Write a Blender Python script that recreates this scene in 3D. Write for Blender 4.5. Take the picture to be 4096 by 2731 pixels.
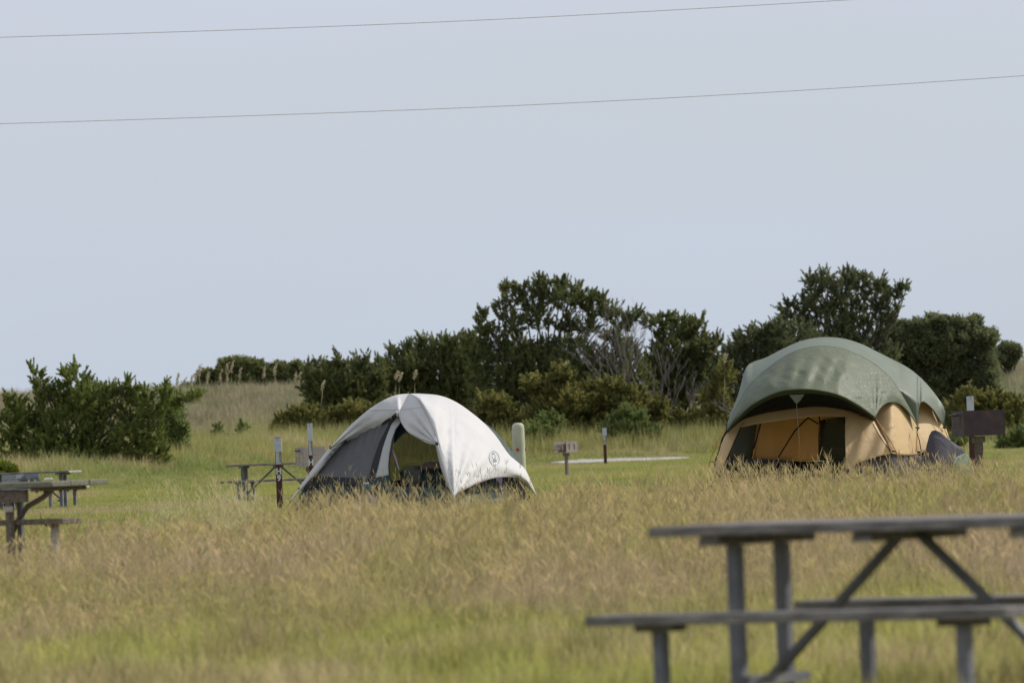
import bpy, bmesh, math, random
import numpy as np
from mathutils import Vector, Matrix, Euler
from mathutils.bvhtree import BVHTree

for o in list(bpy.data.objects): bpy.data.objects.remove(o)
S = bpy.context.scene
COL = S.collection
R = math.radians
random.seed(7)

# ------------------------------------------------------------------ camera
CAM_H = 1.12
FPX = 29606.0                     # focal length in pixels of the 4096 wide photograph
ROLL = 0.038
PITCH = math.atan((1741.5 - 1365.5) / FPX)
ROT = Matrix.Rotation(math.pi / 2 + PITCH, 3, 'X') @ Matrix.Rotation(-ROLL, 3, 'Z')
cd = bpy.data.cameras.new('camera')
cam = bpy.data.objects.new('camera', cd); COL.objects.link(cam)
cam.location = (0, 0, CAM_H); cam.rotation_euler = ROT.to_euler()
cd.sensor_width = 36.0; cd.lens = 36.0 * FPX / 4096.0
cd.clip_start = 0.5; cd.clip_end = 12000
cd.dof.use_dof = True; cd.dof.focus_distance = 108.0; cd.dof.aperture_fstop = 7.5
S.camera = cam

# ------------------------------------------------------------------ light
SUN_EL, SUN_AZ = R(39), R(25)      # azimuth measured from +X (right of picture) towards +Y (away)
sdir = Vector((math.cos(SUN_EL) * math.cos(SUN_AZ), math.cos(SUN_EL) * math.sin(SUN_AZ), math.sin(SUN_EL)))
sl = bpy.data.lights.new('sun', 'SUN'); sl.energy = 3.6; sl.angle = R(0.6); sl.color = (1.0, 0.955, 0.88)
sun = bpy.data.objects.new('sun', sl); COL.objects.link(sun)
sun.rotation_euler = (-sdir).to_track_quat('-Z', 'Y').to_euler()

w = bpy.data.worlds.new('World'); S.world = w; w.use_nodes = True
nt = w.node_tree; bg = nt.nodes['Background']
sky = nt.nodes.new('ShaderNodeTexSky'); sky.sky_type = 'NISHITA'; sky.sun_disc = False
sky.sun_elevation = SUN_EL; sky.sun_rotation = math.pi / 2 - SUN_AZ
sky.air_density = 1.0; sky.dust_density = 1.0; sky.ozone_density = 2.0
# thin high veil of cloud mixed over the clear sky
tc = nt.nodes.new('ShaderNodeTexCoord'); mp = nt.nodes.new('ShaderNodeMapping'); mp.inputs['Scale'].default_value = (5, 5, 34)
nz = nt.nodes.new('ShaderNodeTexNoise'); nz.inputs['Scale'].default_value = 1.3; nz.inputs['Detail'].default_value = 5
rp = nt.nodes.new('ShaderNodeMapRange'); rp.inputs['From Min'].default_value = .35; rp.inputs['From Max'].default_value = .7
rp.inputs['To Min'].default_value = .82; rp.inputs['To Max'].default_value = .97
mx = nt.nodes.new('ShaderNodeMix'); mx.data_type = 'RGBA'
sep = nt.nodes.new('ShaderNodeSeparateXYZ')
gr = nt.nodes.new('ShaderNodeMapRange'); gr.inputs['From Min'].default_value = -.02; gr.inputs['From Max'].default_value = .07
cm = nt.nodes.new('ShaderNodeMix'); cm.data_type = 'RGBA'
cm.inputs['A'].default_value = (5.3, 6.05, 7.15, 1); cm.inputs['B'].default_value = (6.15, 6.6, 7.6, 1)
nt.links.new(tc.outputs['Generated'], mp.inputs['Vector']); nt.links.new(mp.outputs[0], nz.inputs['Vector'])
nt.links.new(nz.outputs[0], rp.inputs['Value']); nt.links.new(rp.outputs[0], mx.inputs['Factor'])
nt.links.new(tc.outputs['Generated'], sep.inputs[0]); nt.links.new(sep.outputs['Z'], gr.inputs['Value'])
nt.links.new(gr.outputs[0], cm.inputs['Factor'])
nt.links.new(sky.outputs[0], mx.inputs['A']); nt.links.new(cm.outputs['Result'], mx.inputs['B'])
nt.links.new(mx.outputs['Result'], bg.inputs['Color']); bg.inputs['Strength'].default_value = 0.10
S.view_settings.view_transform = 'Standard'; S.view_settings.look = 'None'
S.view_settings.exposure = 0.0; S.view_settings.gamma = 1.0
S.render.resolution_x = 1024; S.render.resolution_y = 682
S.cycles.max_bounces = 8; S.cycles.transparent_max_bounces = 24; S.cycles.use_denoising = True

# ------------------------------------------------------------------ helpers
def P(sx, sy, Y):
    """point on the ray through photograph pixel (4096 scale) at distance Y from the camera plane"""
    d = ROT @ Vector(((sx - 2048) / FPX, -(sy - 1365.5) / FPX, -1.0))
    k = Y / d.y
    return Vector((d.x * k, Y, CAM_H + d.z * k))
KD = 4096 / 2352.0
def PD(x, y, Y): return P(x * KD, y * KD, Y)
def Z1(x, y, Y): return P(1060 + x / 2.063, 1520 + y / 2.063, Y)
def Z2(x, y, Y): return P(2760 + x / 1.7605, 1300 + y / 1.7605, Y)
def DX(dx, Y): return P(dx * KD, 1741, Y).x          # lateral position from display pixel

_tab = np.random.RandomState(3).rand(256, 256)
def vnoise(x, y, s, seed=0):
    x = np.asarray(x, float) / s + seed * 17.3 + 1000; y = np.asarray(y, float) / s + seed * 9.1 + 1000
    xi = np.floor(x).astype(int); yi = np.floor(y).astype(int); fx = x - xi; fy = y - yi
    fx = fx * fx * (3 - 2 * fx); fy = fy * fy * (3 - 2 * fy)
    a = _tab[xi % 256, yi % 256]; b = _tab[(xi + 1) % 256, yi % 256]
    c = _tab[xi % 256, (yi + 1) % 256]; d = _tab[(xi + 1) % 256, (yi + 1) % 256]
    return (a * (1 - fx) + b * fx) * (1 - fy) + (c * (1 - fx) + d * fx) * fy
def sm(a, b, x):
    t = np.clip((np.asarray(x, float) - a) / (b - a), 0, 1); return t * t * (3 - 2 * t)

def G(x, y):
    """ground height"""
    x = np.asarray(x, float); y = np.asarray(y, float)
    u = x / np.maximum(y, 20.0)            # -0.07 left edge .. 0.07 right edge
    st = np.interp(u, [-.09, -.062, -.035, -.01, .03, .09], [178, 178, 205, 246, 246, 246])
    am = np.interp(u, [-.09, -.06, -.035, .01, .03, .06, .09], [.75, .75, 1.0, .95, .8, .35, .35])
    z = am * sm(0, 1, (y - st) / 46.0)
    ridge = np.interp(u, [-.09, -.07, -.05, -.03, 0, .03, .055, .07, .09], [2.9, 2.8, 2.5, 2.45, 2.0, 2.0, 2.6, 3.0, 3.2])
    up = sm(296, 334, y) * (1 - sm(352, 400, y))
    z = z * (1 - sm(352, 400, y)) + ridge * up
    z = z + up * 0.5 * (vnoise(x, y, 7, 1) - .5) + sm(250, 300, y) * .16 * (vnoise(x, y, 3, 2) - .5) * (1 - sm(352, 400, y))
    z = z + .13 * np.exp(-(((x + 3.4) / 2.6) ** 2 + ((y - 58) / 7) ** 2)) + .05 * (vnoise(x, y, 4, 5) - .5) * (y > 30) * (y < 240)
    return z
def g1(x, y): return float(G([x], [y])[0])

MATS = {}
def mat(name, col, rough=.8, col2=None, scale=20.0, bump=0.0, bscale=None, stretch=(1, 1, 1), transl=0.0, metal=0.0,
        transp=0.0, spec=.3, col3=None, detail=4):
    if name in MATS: return MATS[name]
    m = bpy.data.materials.new(name); m.use_nodes = True; n = m.node_tree; b = n.nodes['Principled BSDF']; out = n.nodes['Material Output']
    b.inputs['Base Color'].default_value = (*col, 1); b.inputs['Roughness'].default_value = rough
    b.inputs['Metallic'].default_value = metal; b.inputs['Specular IOR Level'].default_value = spec
    t = n.nodes.new('ShaderNodeTexCoord'); mpp = n.nodes.new('ShaderNodeMapping'); mpp.inputs['Scale'].default_value = stretch
    n.links.new(t.outputs['Object'], mpp.inputs['Vector'])
    csrc = None
    if col2 is not None:
        nn = n.nodes.new('ShaderNodeTexNoise'); nn.inputs['Scale'].default_value = scale; nn.inputs['Detail'].default_value = detail
        nn.inputs['Roughness'].default_value = .6
        n.links.new(mpp.outputs[0], nn.inputs['Vector'])
        cr = n.nodes.new('ShaderNodeValToRGB'); e = cr.color_ramp.elements
        e[0].position = .36; e[0].color = (*col, 1); e[1].position = .64; e[1].color = (*col2, 1)
        if col3 is not None:
            x = cr.color_ramp.elements.new(.72); x.color = (*col3, 1)
        n.links.new(nn.outputs[0], cr.inputs[0]); n.links.new(cr.outputs[0], b.inputs['Base Color']); csrc = cr.outputs[0]
    if bump:
        bn = n.nodes.new('ShaderNodeTexNoise'); bn.inputs['Scale'].default_value = bscale or scale; bn.inputs['Detail'].default_value = 3
        bb = n.nodes.new('ShaderNodeBump'); bb.inputs['Strength'].default_value = 1.0; bb.inputs['Distance'].default_value = bump
        n.links.new(mpp.outputs[0], bn.inputs['Vector']); n.links.new(bn.outputs[0], bb.inputs['Height']); n.links.new(bb.outputs[0], b.inputs['Normal'])
    last = b.outputs[0]
    if transl:
        tr = n.nodes.new('ShaderNodeBsdfTranslucent'); tr.inputs[0].default_value = (*col, 1)
        if csrc: n.links.new(csrc, tr.inputs[0])
        ms = n.nodes.new('ShaderNodeMixShader'); ms.inputs[0].default_value = transl
        n.links.new(last, ms.inputs[1]); n.links.new(tr.outputs[0], ms.inputs[2]); last = ms.outputs[0]
    if transp:
        tp = n.nodes.new('ShaderNodeBsdfTransparent'); ms = n.nodes.new('ShaderNodeMixShader'); ms.inputs[0].default_value = transp
        n.links.new(last, ms.inputs[1]); n.links.new(tp.outputs[0], ms.inputs[2]); last = ms.outputs[0]
    n.links.new(last, out.inputs['Surface'])
    MATS[name] = m; return m

def fabric(name, col, transl=.15, wr=.012, wscale=5.0, col2=None, marks=False, stretch=(1, 1, 1), rough=.55):
    """woven tent cloth: long soft wrinkles plus fine creases"""
    if name in MATS: return MATS[name]
    m = bpy.data.materials.new(name); m.use_nodes = True; n = m.node_tree; b = n.nodes['Principled BSDF']; out = n.nodes['Material Output']
    b.inputs['Roughness'].default_value = rough; b.inputs['Specular IOR Level'].default_value = .35
    t = n.nodes.new('ShaderNodeTexCoord')
    mpp = n.nodes.new('ShaderNodeMapping'); mpp.inputs['Scale'].default_value = stretch; n.links.new(t.outputs['Object'], mpp.inputs[0])
    a = n.nodes.new('ShaderNodeTexNoise'); a.inputs['Scale'].default_value = wscale; a.inputs['Detail'].default_value = 5; a.inputs['Distortion'].default_value = 1.4
    a.inputs['Roughness'].default_value = .55
    n.links.new(mpp.outputs[0], a.inputs['Vector'])
    bb = n.nodes.new('ShaderNodeBump'); bb.inputs['Distance'].default_value = wr; bb.inputs['Strength'].default_value = 1
    n.links.new(a.outputs[0], bb.inputs['Height']); n.links.new(bb.outputs[0], b.inputs['Normal'])
    d = n.nodes.new('ShaderNodeTexNoise'); d.inputs['Scale'].default_value = 2.2; d.inputs['Detail'].default_value = 6
    n.links.new(t.outputs['Object'], d.inputs['Vector'])
    cr = n.nodes.new('ShaderNodeValToRGB'); e = cr.color_ramp.elements; c2 = col2 or tuple(c * .88 for c in col)
    e[0].position = .3; e[0].color = (*c2, 1); e[1].position = .6; e[1].color = (*col, 1)
    n.links.new(d.outputs[0], cr.inputs[0]); cs = cr.outputs[0]
    if marks:
        v = n.nodes.new('ShaderNodeTexVoronoi'); v.inputs['Scale'].default_value = 17; v.inputs['Randomness'].default_value = .35
        n.links.new(t.outputs['Object'], v.inputs['Vector'])
        th = n.nodes.new('ShaderNodeMath'); th.operation = 'LESS_THAN'; th.inputs[1].default_value = .19
        n.links.new(v.outputs['Distance'], th.inputs[0])
        at = n.nodes.new('ShaderNodeAttribute'); at.attribute_name = 'printed'
        mu = n.nodes.new('ShaderNodeMath'); mu.operation = 'MULTIPLY'; n.links.new(th.outputs[0], mu.inputs[0]); n.links.new(at.outputs['Fac'], mu.inputs[1])
        mm = n.nodes.new('ShaderNodeMix'); mm.data_type = 'RGBA'; n.links.new(mu.outputs[0], mm.inputs['Factor'])
        n.links.new(cs, mm.inputs['A']); mm.inputs['B'].default_value = (.34, .39, .29, 1); cs = mm.outputs['Result']
    n.links.new(cs, b.inputs['Base Color'])
    tr = n.nodes.new('ShaderNodeBsdfTranslucent'); n.links.new(cs, tr.inputs[0])
    ms = n.nodes.new('ShaderNodeMixShader'); ms.inputs[0].default_value = transl
    n.links.new(b.outputs[0], ms.inputs[1]); n.links.new(tr.outputs[0], ms.inputs[2]); n.links.new(ms.outputs[0], out.inputs['Surface'])
    MATS[name] = m; return m

def leafmat(name, c1, c2, transl=.25, c3=None):
    """foliage: colour varies leaf by leaf (attribute 'v')"""
    if name in MATS: return MATS[name]
    m = bpy.data.materials.new(name); m.use_nodes = True; n = m.node_tree; b = n.nodes['Principled BSDF']; out = n.nodes['Material Output']
    b.inputs['Roughness'].default_value = .65; b.inputs['Specular IOR Level'].default_value = .25
    at = n.nodes.new('ShaderNodeAttribute'); at.attribute_name = 'v'
    cr = n.nodes.new('ShaderNodeValToRGB'); e = cr.color_ramp.elements
    e[0].position = .15; e[0].color = (*c1, 1); e[1].position = .8; e[1].color = (*c2, 1)
    x = e.new(.97); x.color = (*(c3 or (c2[0] * 1.5, c2[1] * 1.1, c2[2])), 1)
    n.links.new(at.outputs['Fac'], cr.inputs[0]); n.links.new(cr.outputs[0], b.inputs['Base Color'])
    tr = n.nodes.new('ShaderNodeBsdfTranslucent'); n.links.new(cr.outputs[0], tr.inputs[0])
    ms = n.nodes.new('ShaderNodeMixShader'); ms.inputs[0].default_value = transl
    n.links.new(b.outputs[0], ms.inputs[1]); n.links.new(tr.outputs[0], ms.inputs[2]); n.links.new(ms.outputs[0], out.inputs['Surface'])
    MATS[name] = m; return m

def link(name, me, m, parent=None, smooth=False):
    o = bpy.data.objects.new(name, me); COL.objects.link(o)
    if m is not None: me.materials.append(m)
    if smooth:
        me.polygons.foreach_set('use_smooth', [True] * len(me.polygons))
    if parent is not None:
        o.parent = parent; o.matrix_parent_inverse = parent.matrix_world_inv if hasattr(parent, 'matrix_world_inv') else Matrix.Identity(4)
    return o
def fromlists(name, V, F, m, parent=None, smooth=False):
    me = bpy.data.meshes.new(name)
    if parent is not None and parent.get('_abs'):           # geometry given in world coordinates
        o = Vector(parent.location); V = [Vector(v) - o for v in V]
    me.from_pydata([tuple(v) for v in V], [], F); me.update()
    return link(name, me, m, parent, smooth)
def build(name, bm, m, parent=None, smooth=False):
    bmesh.ops.recalc_face_normals(bm, faces=bm.faces)
    me = bpy.data.meshes.new(name)
    if parent is not None and parent.get('_abs'):
        bmesh.ops.translate(bm, verts=bm.verts, vec=-Vector(parent.location))
    bm.to_mesh(me); bm.free(); return link(name, me, m, parent, smooth)
def tag(o, label=None, cat=None, group=None, kind=None):
    if label: o['label'] = label
    if cat: o['category'] = cat
    if group: o['group'] = group
    if kind: o['kind'] = kind
    return o
def thing(name, loc, label, cat, group=None, rz=0.0, absolute=False):
    o = bpy.data.objects.new(name, None); COL.objects.link(o); o.location = loc; o.rotation_euler = (0, 0, rz)
    o.empty_display_size = .2
    if absolute: o['_abs'] = 1
    return tag(o, label, cat, group)

def box(bm, c, s, rot=None, bev=0.0):
    r = bmesh.ops.create_cube(bm, size=1.0); vs = r['verts']
    bmesh.ops.scale(bm, verts=vs, vec=s)
    if bev:
        es = list({e for v in vs for e in v.link_edges})
        rr = bmesh.ops.bevel(bm, geom=es, offset=bev, segments=1, affect='EDGES'); vs = list({v for f in rr['faces'] for v in f.verts} | {v for v in vs if v.is_valid})
    if rot is not None: bmesh.ops.rotate(bm, verts=vs, cent=(0, 0, 0), matrix=rot.to_matrix() if hasattr(rot, 'to_matrix') else rot)
    bmesh.ops.translate(bm, verts=vs, vec=c); return vs
def bar(bm, a, b, w, h=None, bev=0.0, up=Vector((0, 0, 1))):
    a = Vector(a); b = Vector(b); d = b - a; L = d.length; z = d.normalized()
    x = up.cross(z)
    if x.length < 1e-3: x = Vector((1, 0, 0))
    x.normalize(); y = z.cross(x)
    M = Matrix((x, y, z)).transposed()
    box(bm, (a + b) / 2, (w, h or w, L), M, bev)
def tube(bm, pts, r, seg=8, r2=None):
    pts = [Vector(p) for p in pts]; n = len(pts); rings = []
    for i, p in enumerate(pts):
        d = (pts[min(i + 1, n - 1)] - pts[max(i - 1, 0)]).normalized()
        a = d.cross(Vector((0, 0, 1)))
        if a.length < .05: a = d.cross(Vector((1, 0, 0)))
        a.normalize(); b = d.cross(a)
        rr = r if r2 is None else r + (r2 - r) * i / (n - 1)
        if isinstance(r, (list, tuple)): rr = r[i]
        rings.append([bm.verts.new(p + (a * math.cos(t) + b * math.sin(t)) * rr) for t in [2 * math.pi * k / seg for k in range(seg)]])
    for i in range(n - 1):
        for k in range(seg):
            bm.faces.new((rings[i][k], rings[i][(k + 1) % seg], rings[i + 1][(k + 1) % seg], rings[i + 1][k]))
    bm.faces.new(rings[0]); bm.faces.new(rings[-1][::-1])
def lathe(bm, prof, seg=20, c=(0, 0, 0)):
    c = Vector(c); rings = []
    for r, z in prof:
        rings.append([bm.verts.new(c + Vector((r * math.cos(2 * math.pi * k / seg), r * math.sin(2 * math.pi * k / seg), z))) for k in range(seg)])
    for i in range(len(prof) - 1):
        for k in range(seg): bm.faces.new((rings[i][k], rings[i][(k + 1) % seg], rings[i + 1][(k + 1) % seg], rings[i + 1][k]))
    bm.faces.new(rings[0]); bm.faces.new(rings[-1][::-1])
def icurve(pts):
    xs = [p[0] for p in pts]; ys = [p[1] for p in pts]
    # monotone-ish smooth (Catmull) resample
    out = []
    n = len(pts)
    for i in range(n - 1):
        p0 = pts[max(i - 1, 0)]; p1 = pts[i]; p2 = pts[i + 1]; p3 = pts[min(i + 2, n - 1)]
        for k in range(8):
            t = k / 8
            out.append(tuple(.5 * ((2 * b) + (c - a) * t + (2 * a - 5 * b + 4 * c - d) * t * t + (-a + 3 * b - 3 * c + d) * t ** 3) for a, b, c, d in zip(p0, p1, p2, p3)))
    out.append(tuple(pts[-1])); return out
def f_of_x(pts):
    q = icurve(pts); xs = np.array([p[0] for p in q]); ys = np.array([p[1] for p in q]); o = np.argsort(xs, kind='stable'); xs = xs[o]; ys = ys[o]
    return lambda x: float(np.interp(x, xs, ys))
def sheet(name, Zf, xs, top, bot, dtop, dbot, m, parent, rows=24, bulge=0.0, thick=.004, wr=None, attr=None, cap=None):
    """cloth patch: for each x a strand from top(x) to bot(x), with depths dtop, dbot, bulging towards the viewer"""
    V = []; F = []; nc = len(xs); A = []
    for i, x in enumerate(xs):
        yt = top(x); yb = bot(x); t0 = dtop(x); t1 = dbot(x)
        for j in range(rows + 1):
            v = j / rows; y = yt + (yb - yt) * v
            vd = v if cap is None else min(1.0, (y - yt) / max(1.0, min(cap, yb - yt)))
            d = t0 + (t1 - t0) * vd - bulge * 4 * v * (1 - v) * min(1, abs(yb - yt) / 90)
            if wr: d += wr(x, y, v, i / (nc - 1)) * min(1, abs(yb - yt) / 60)
            V.append(Zf(x, y, d)); A.append(attr(x, y) if attr else 0)
    for i in range(nc - 1):
        for j in range(rows):
            a = i * (rows + 1) + j; F.append((a, a + 1, a + rows + 2, a + rows + 1))
    o = fromlists(name, V, F, m, parent, True)
    if attr:
        at = o.data.attributes.new('printed', 'FLOAT', 'POINT'); at.data.foreach_set('value', A)
    if thick:
        md = o.modifiers.new('Solidify', 'SOLIDIFY'); md.thickness = thick; md.offset = 0
    return o
def poly(name, Zf, pts, dfn, m, parent, cuts=5, thick=.004, smooth=True):
    """flat traced panel, subdivided and laid on the depth surface dfn(x, y)"""
    bm = bmesh.new(); vs = [bm.verts.new((x, y, 0)) for x, y in pts]; bm.faces.new(vs)
    bmesh.ops.triangulate(bm, faces=bm.faces)
    if cuts: bmesh.ops.subdivide_edges(bm, edges=bm.edges, cuts=cuts, use_grid_fill=True)
    bmesh.ops.triangulate(bm, faces=bm.faces)
    for v in bm.verts: v.co = Zf(v.co.x, v.co.y, dfn(v.co.x, v.co.y))
    o = build(name, bm, m, parent, smooth)
    if thick:
        md = o.modifiers.new('Solidify', 'SOLIDIFY'); md.thickness = thick; md.offset = 0
    return o
def tubes(name, Zf, lines, r, m, parent, seg=6):
    bm = bmesh.new()
    for l in lines: tube(bm, [Zf(*p) for p in l], r, seg)
    return build(name, bm, m, parent, True)
def text_mesh(s, size, depth=.002, bold=.0):
    c = bpy.data.curves.new('t', 'FONT'); c.body = s; c.size = size; c.align_x = 'CENTER'; c.align_y = 'CENTER'; c.extrude = depth; c.offset = bold; c.resolution_u = 4
    o = bpy.data.objects.new('t', c); COL.objects.link(o)
    me = bpy.data.meshes.new_from_object(o.evaluated_get(bpy.context.evaluated_depsgraph_get()))
    bpy.data.objects.remove(o); bpy.data.curves.remove(c); return me

# ------------------------------------------------------------------ ground, paths
def ground():
    ys = np.concatenate([np.arange(-60, 20, 8), np.arange(20, 300, 2.0), np.arange(300, 410, 1.5), np.arange(410, 600, 20), np.array([700, 900, 1300, 2000, 3500, 6000])])
    us = np.concatenate([-np.geomspace(1, .10, 12), np.linspace(-.095, .095, 110), np.geomspace(.10, 1, 12)])
    V = []; F = []
    for y in ys:
        wd = max(y, 40) * 1.0
        for u in us: V.append((u * wd * (1 if abs(u) < .2 else 4), y, 0))
    V = np.array(V); V[:, 2] = G(V[:, 0], V[:, 1]); n = len(us)
    for j in range(len(ys) - 1):
        for i in range(n - 1): a = j * n + i; F.append((a, a + 1, a + n + 1, a + n))
    m = mat('ground_soil', (.115, .125, .035), .95, (.19, .165, .07), 1.6, bump=.03, bscale=9, col3=(.24, .2, .1))
    o = fromlists('ground', V, F, m, None, True); tag(o, 'grassy sandy field with low dunes beyond', kind='structure')
ground()
def pad(name, pts, m, lift=.012):
    """thin sheet laid over the ground between near and far depth"""
    V = []; F = []
    n = 24
    for (x, y0, y1) in pts: pass
    for i in range(n + 1):
        t = i / n * (len(pts) - 1); k = min(int(t), len(pts) - 2); f = t - k
        x = pts[k][0] * (1 - f) + pts[k + 1][0] * f; y0 = pts[k][1] * (1 - f) + pts[k + 1][1] * f; y1 = pts[k][2] * (1 - f) + pts[k + 1][2] * f
        y0 += random.uniform(-.25, .25); y1 += random.uniform(-.25, .25)
        for j in range(5):
            y = y0 + (y1 - y0) * j / 4; V.append((x, y, g1(x, y) + lift))
    for i in range(n):
        for j in range(4): a = i * 5 + j; F.append((a, a + 5, a + 6, a + 1))
    return fromlists(name, V, F, m)
gravel = mat('pale_gravel', (.36, .33, .30), .95, (.48, .45, .41), 14, bump=.02, bscale=40)
PADS = [
 ('gravel_path', 'pale gravel path strip beyond the mown lawn', [(DX(1262, 257), 256, 257), (DX(1330, 257), 254.5, 259.5), (DX(1480, 257), 254.5, 259), (DX(1580, 257), 255.5, 258)]),
 ('gravel_pad', 'pale gravel patch on the lawn behind the marked post', [(DX(650, 158), 156.5, 158), (DX(760, 158), 156, 158.5)]),
 ('gravel_edge', 'pale gravel edge beside the white tent', [(DX(560, 106), 104.6, 105.2), (DX(600, 106), 104.2, 105.8), (DX(655, 106), 104.2, 105.8)]),
 ('gravel_bay', 'pale gravel bay beyond the park grill', [(DX(2230, 158), 152, 160), (DX(2400, 158), 152, 160)]),
]
for nme, lb, pts in PADS: tag(pad(nme, pts, gravel), lb, kind='structure')

# ------------------------------------------------------------------ foliage
def leaf_mesh(name, C, D, L, W, vv, m, parent, rs):
    """many tapered leaves: centres C, directions D, lengths L, widths W"""
    n = len(C); rnd = rs.normal(size=(n, 3)); side = np.cross(D, rnd); side /= np.linalg.norm(side, axis=1, keepdims=True) + 1e-9
    a = C - D * (L * .5)[:, None]; tip = C + D * (L * .5)[:, None]; mid = C - D * (L * .05)[:, None]
    V = np.stack([a, mid + side * (W * .5)[:, None], tip, mid - side * (W * .5)[:, None]], 1).reshape(-1, 3)
    off = np.array(parent.location) if parent is not None and parent.get('_abs') else 0
    V = V - off
    me = bpy.data.meshes.new(name); me.vertices.add(4 * n); me.vertices.foreach_set('co', V.astype(np.float32).ravel())
    me.loops.add(4 * n); me.loops.foreach_set('vertex_index', np.arange(4 * n, dtype=np.int32))
    me.polygons.add(n); me.polygons.foreach_set('loop_start', np.arange(0, 4 * n, 4, dtype=np.int32))
    me.update(calc_edges=True)
    at = me.attributes.new('v', 'FLOAT', 'FACE'); at.data.foreach_set('value', vv.astype(np.float32))
    return link(name, me, m, parent)

def crown(parent, D0, blobs, kind, m, seed, dens=1.0, size=1.0, name='crown', thick=.75):
    """blobs in display pixels (cx, cy, rx, ry[, depth offset]); foliage clumps spread through their real volume"""
    rs = np.random.RandomState(seed); s = 17000.0 / D0
    C = []; D = []; L = []; W = []; VV = []
    for b in blobs:
        cx, cy, rx, ry = b[:4]; do = b[4] if len(b) > 4 else rs.uniform(-.5, .5)
        c = np.array(PD(cx, cy, D0 + do)); rx = rx / s; ry = ry / s; rd = max(min(rx * thick, 2.6), .5 * ry)
        rad = np.array([rx, rd, ry]); area = (rx * ry + rd * ry + rx * rd)
        cs = (.21 if kind != 'round' else .18) * size
        nc = int(dens * 46.0 * area / (cs * cs) * .11) + 6
        q = rs.normal(size=(nc, 3)); q /= np.linalg.norm(q, axis=1, keepdims=True)
        rr = rs.uniform(.25, 1, nc) ** .45
        q = q * rr[:, None]; pc = c + q * rad
        outw = q / (np.linalg.norm(q, axis=1, keepdims=True) + 1e-6)
        if kind != 'round':
            pd = outw * np.array([.8, .8, .5]) + np.array([0, 0, .75]) + rs.normal(size=(nc, 3)) * .35
        else:
            pd = outw * .8 + np.array([0, 0, .4]) + rs.normal(size=(nc, 3)) * .5
        pd /= np.linalg.norm(pd, axis=1, keepdims=True)
        cv = rs.uniform(0, 1, nc)
        nl = 60 if kind != 'round' else 46
        for k in range(nc):
            p = pc[k]; d = pd[k]; l = cs * rs.uniform(1.0, 3.2) * (1 if kind == 'cedar' else .8) if kind != 'round' else cs * rs.uniform(.7, 1.3)
            t = rs.uniform(0, 1, nl)
            if kind != 'round':
                # pointed spray
                wd = (1 - t) ** .8 * cs * .50
                rv = rs.normal(size=(nl, 3)); rv -= np.outer(rv @ d, d); rv /= np.linalg.norm(rv, axis=1, keepdims=True) + 1e-9
                pos = p + np.outer((t - .35) * l, d) + rv * (wd * rs.uniform(.1, 1, nl))[:, None]
                dirv = d * 1.0 + rv * .7 + rs.normal(size=(nl, 3)) * .25
                ll = rs.uniform(.07, .17, nl) * size; ww = ll * rs.uniform(.24, .42, nl)
            else:
                rv = rs.normal(size=(nl, 3)); rv /= np.linalg.norm(rv, axis=1, keepdims=True)
                pos = p + rv * (l * rs.uniform(.3, 1, nl))[:, None]
                dirv = rv + d * .6 + rs.normal(size=(nl, 3)) * .3
                ll = rs.uniform(.07, .13, nl) * size; ww = ll * rs.uniform(.45, .7, nl)
            dirv /= np.linalg.norm(dirv, axis=1, keepdims=True)
            C.append(pos); D.append(dirv); L.append(ll); W.append(ww)
            VV.append(np.clip(cv[k] * .7 + rs.uniform(0, .3, nl), 0, 1))
    C = np.concatenate(C); D = np.concatenate(D); L = np.concatenate(L); W = np.concatenate(W); VV = np.concatenate(VV)
    return leaf_mesh(name, C, D, L, W, VV, m, parent, rs)

bark = mat('bark', (.05, .04, .03), .95, (.09, .07, .055), 12, bump=.02, stretch=(1, 1, .2))
deadwood = mat('dead_wood', (.17, .15, .135), .9, (.26, .23, .21), 8)
M_ced = leafmat('cedar_green', (.095, .115, .045), (.270, .290, .105), .42, (.25, .20, .08))  # cedar leaf colours raised, blue too, to stand in for distance haze
M_ced2 = leafmat('cedar_light', (.105, .135, .036), (.310, .360, .095), .42, (.30, .27, .09))
M_cedfar = leafmat('cedar_grey_green', (.100, .118, .060), (.270, .292, .135), .42, (.25, .21, .10))
M_myr = leafmat('myrtle_olive', (.120, .125, .038), (.370, .350, .110), .42, (.42, .36, .13))
M_grn = leafmat('shrub_green', (.12, .16, .05), (.28, .34, .11), .35)
M_ylw = leafmat('shrub_yellow_green', (.085, .11, .012), (.20, .24, .025), .35)

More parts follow.
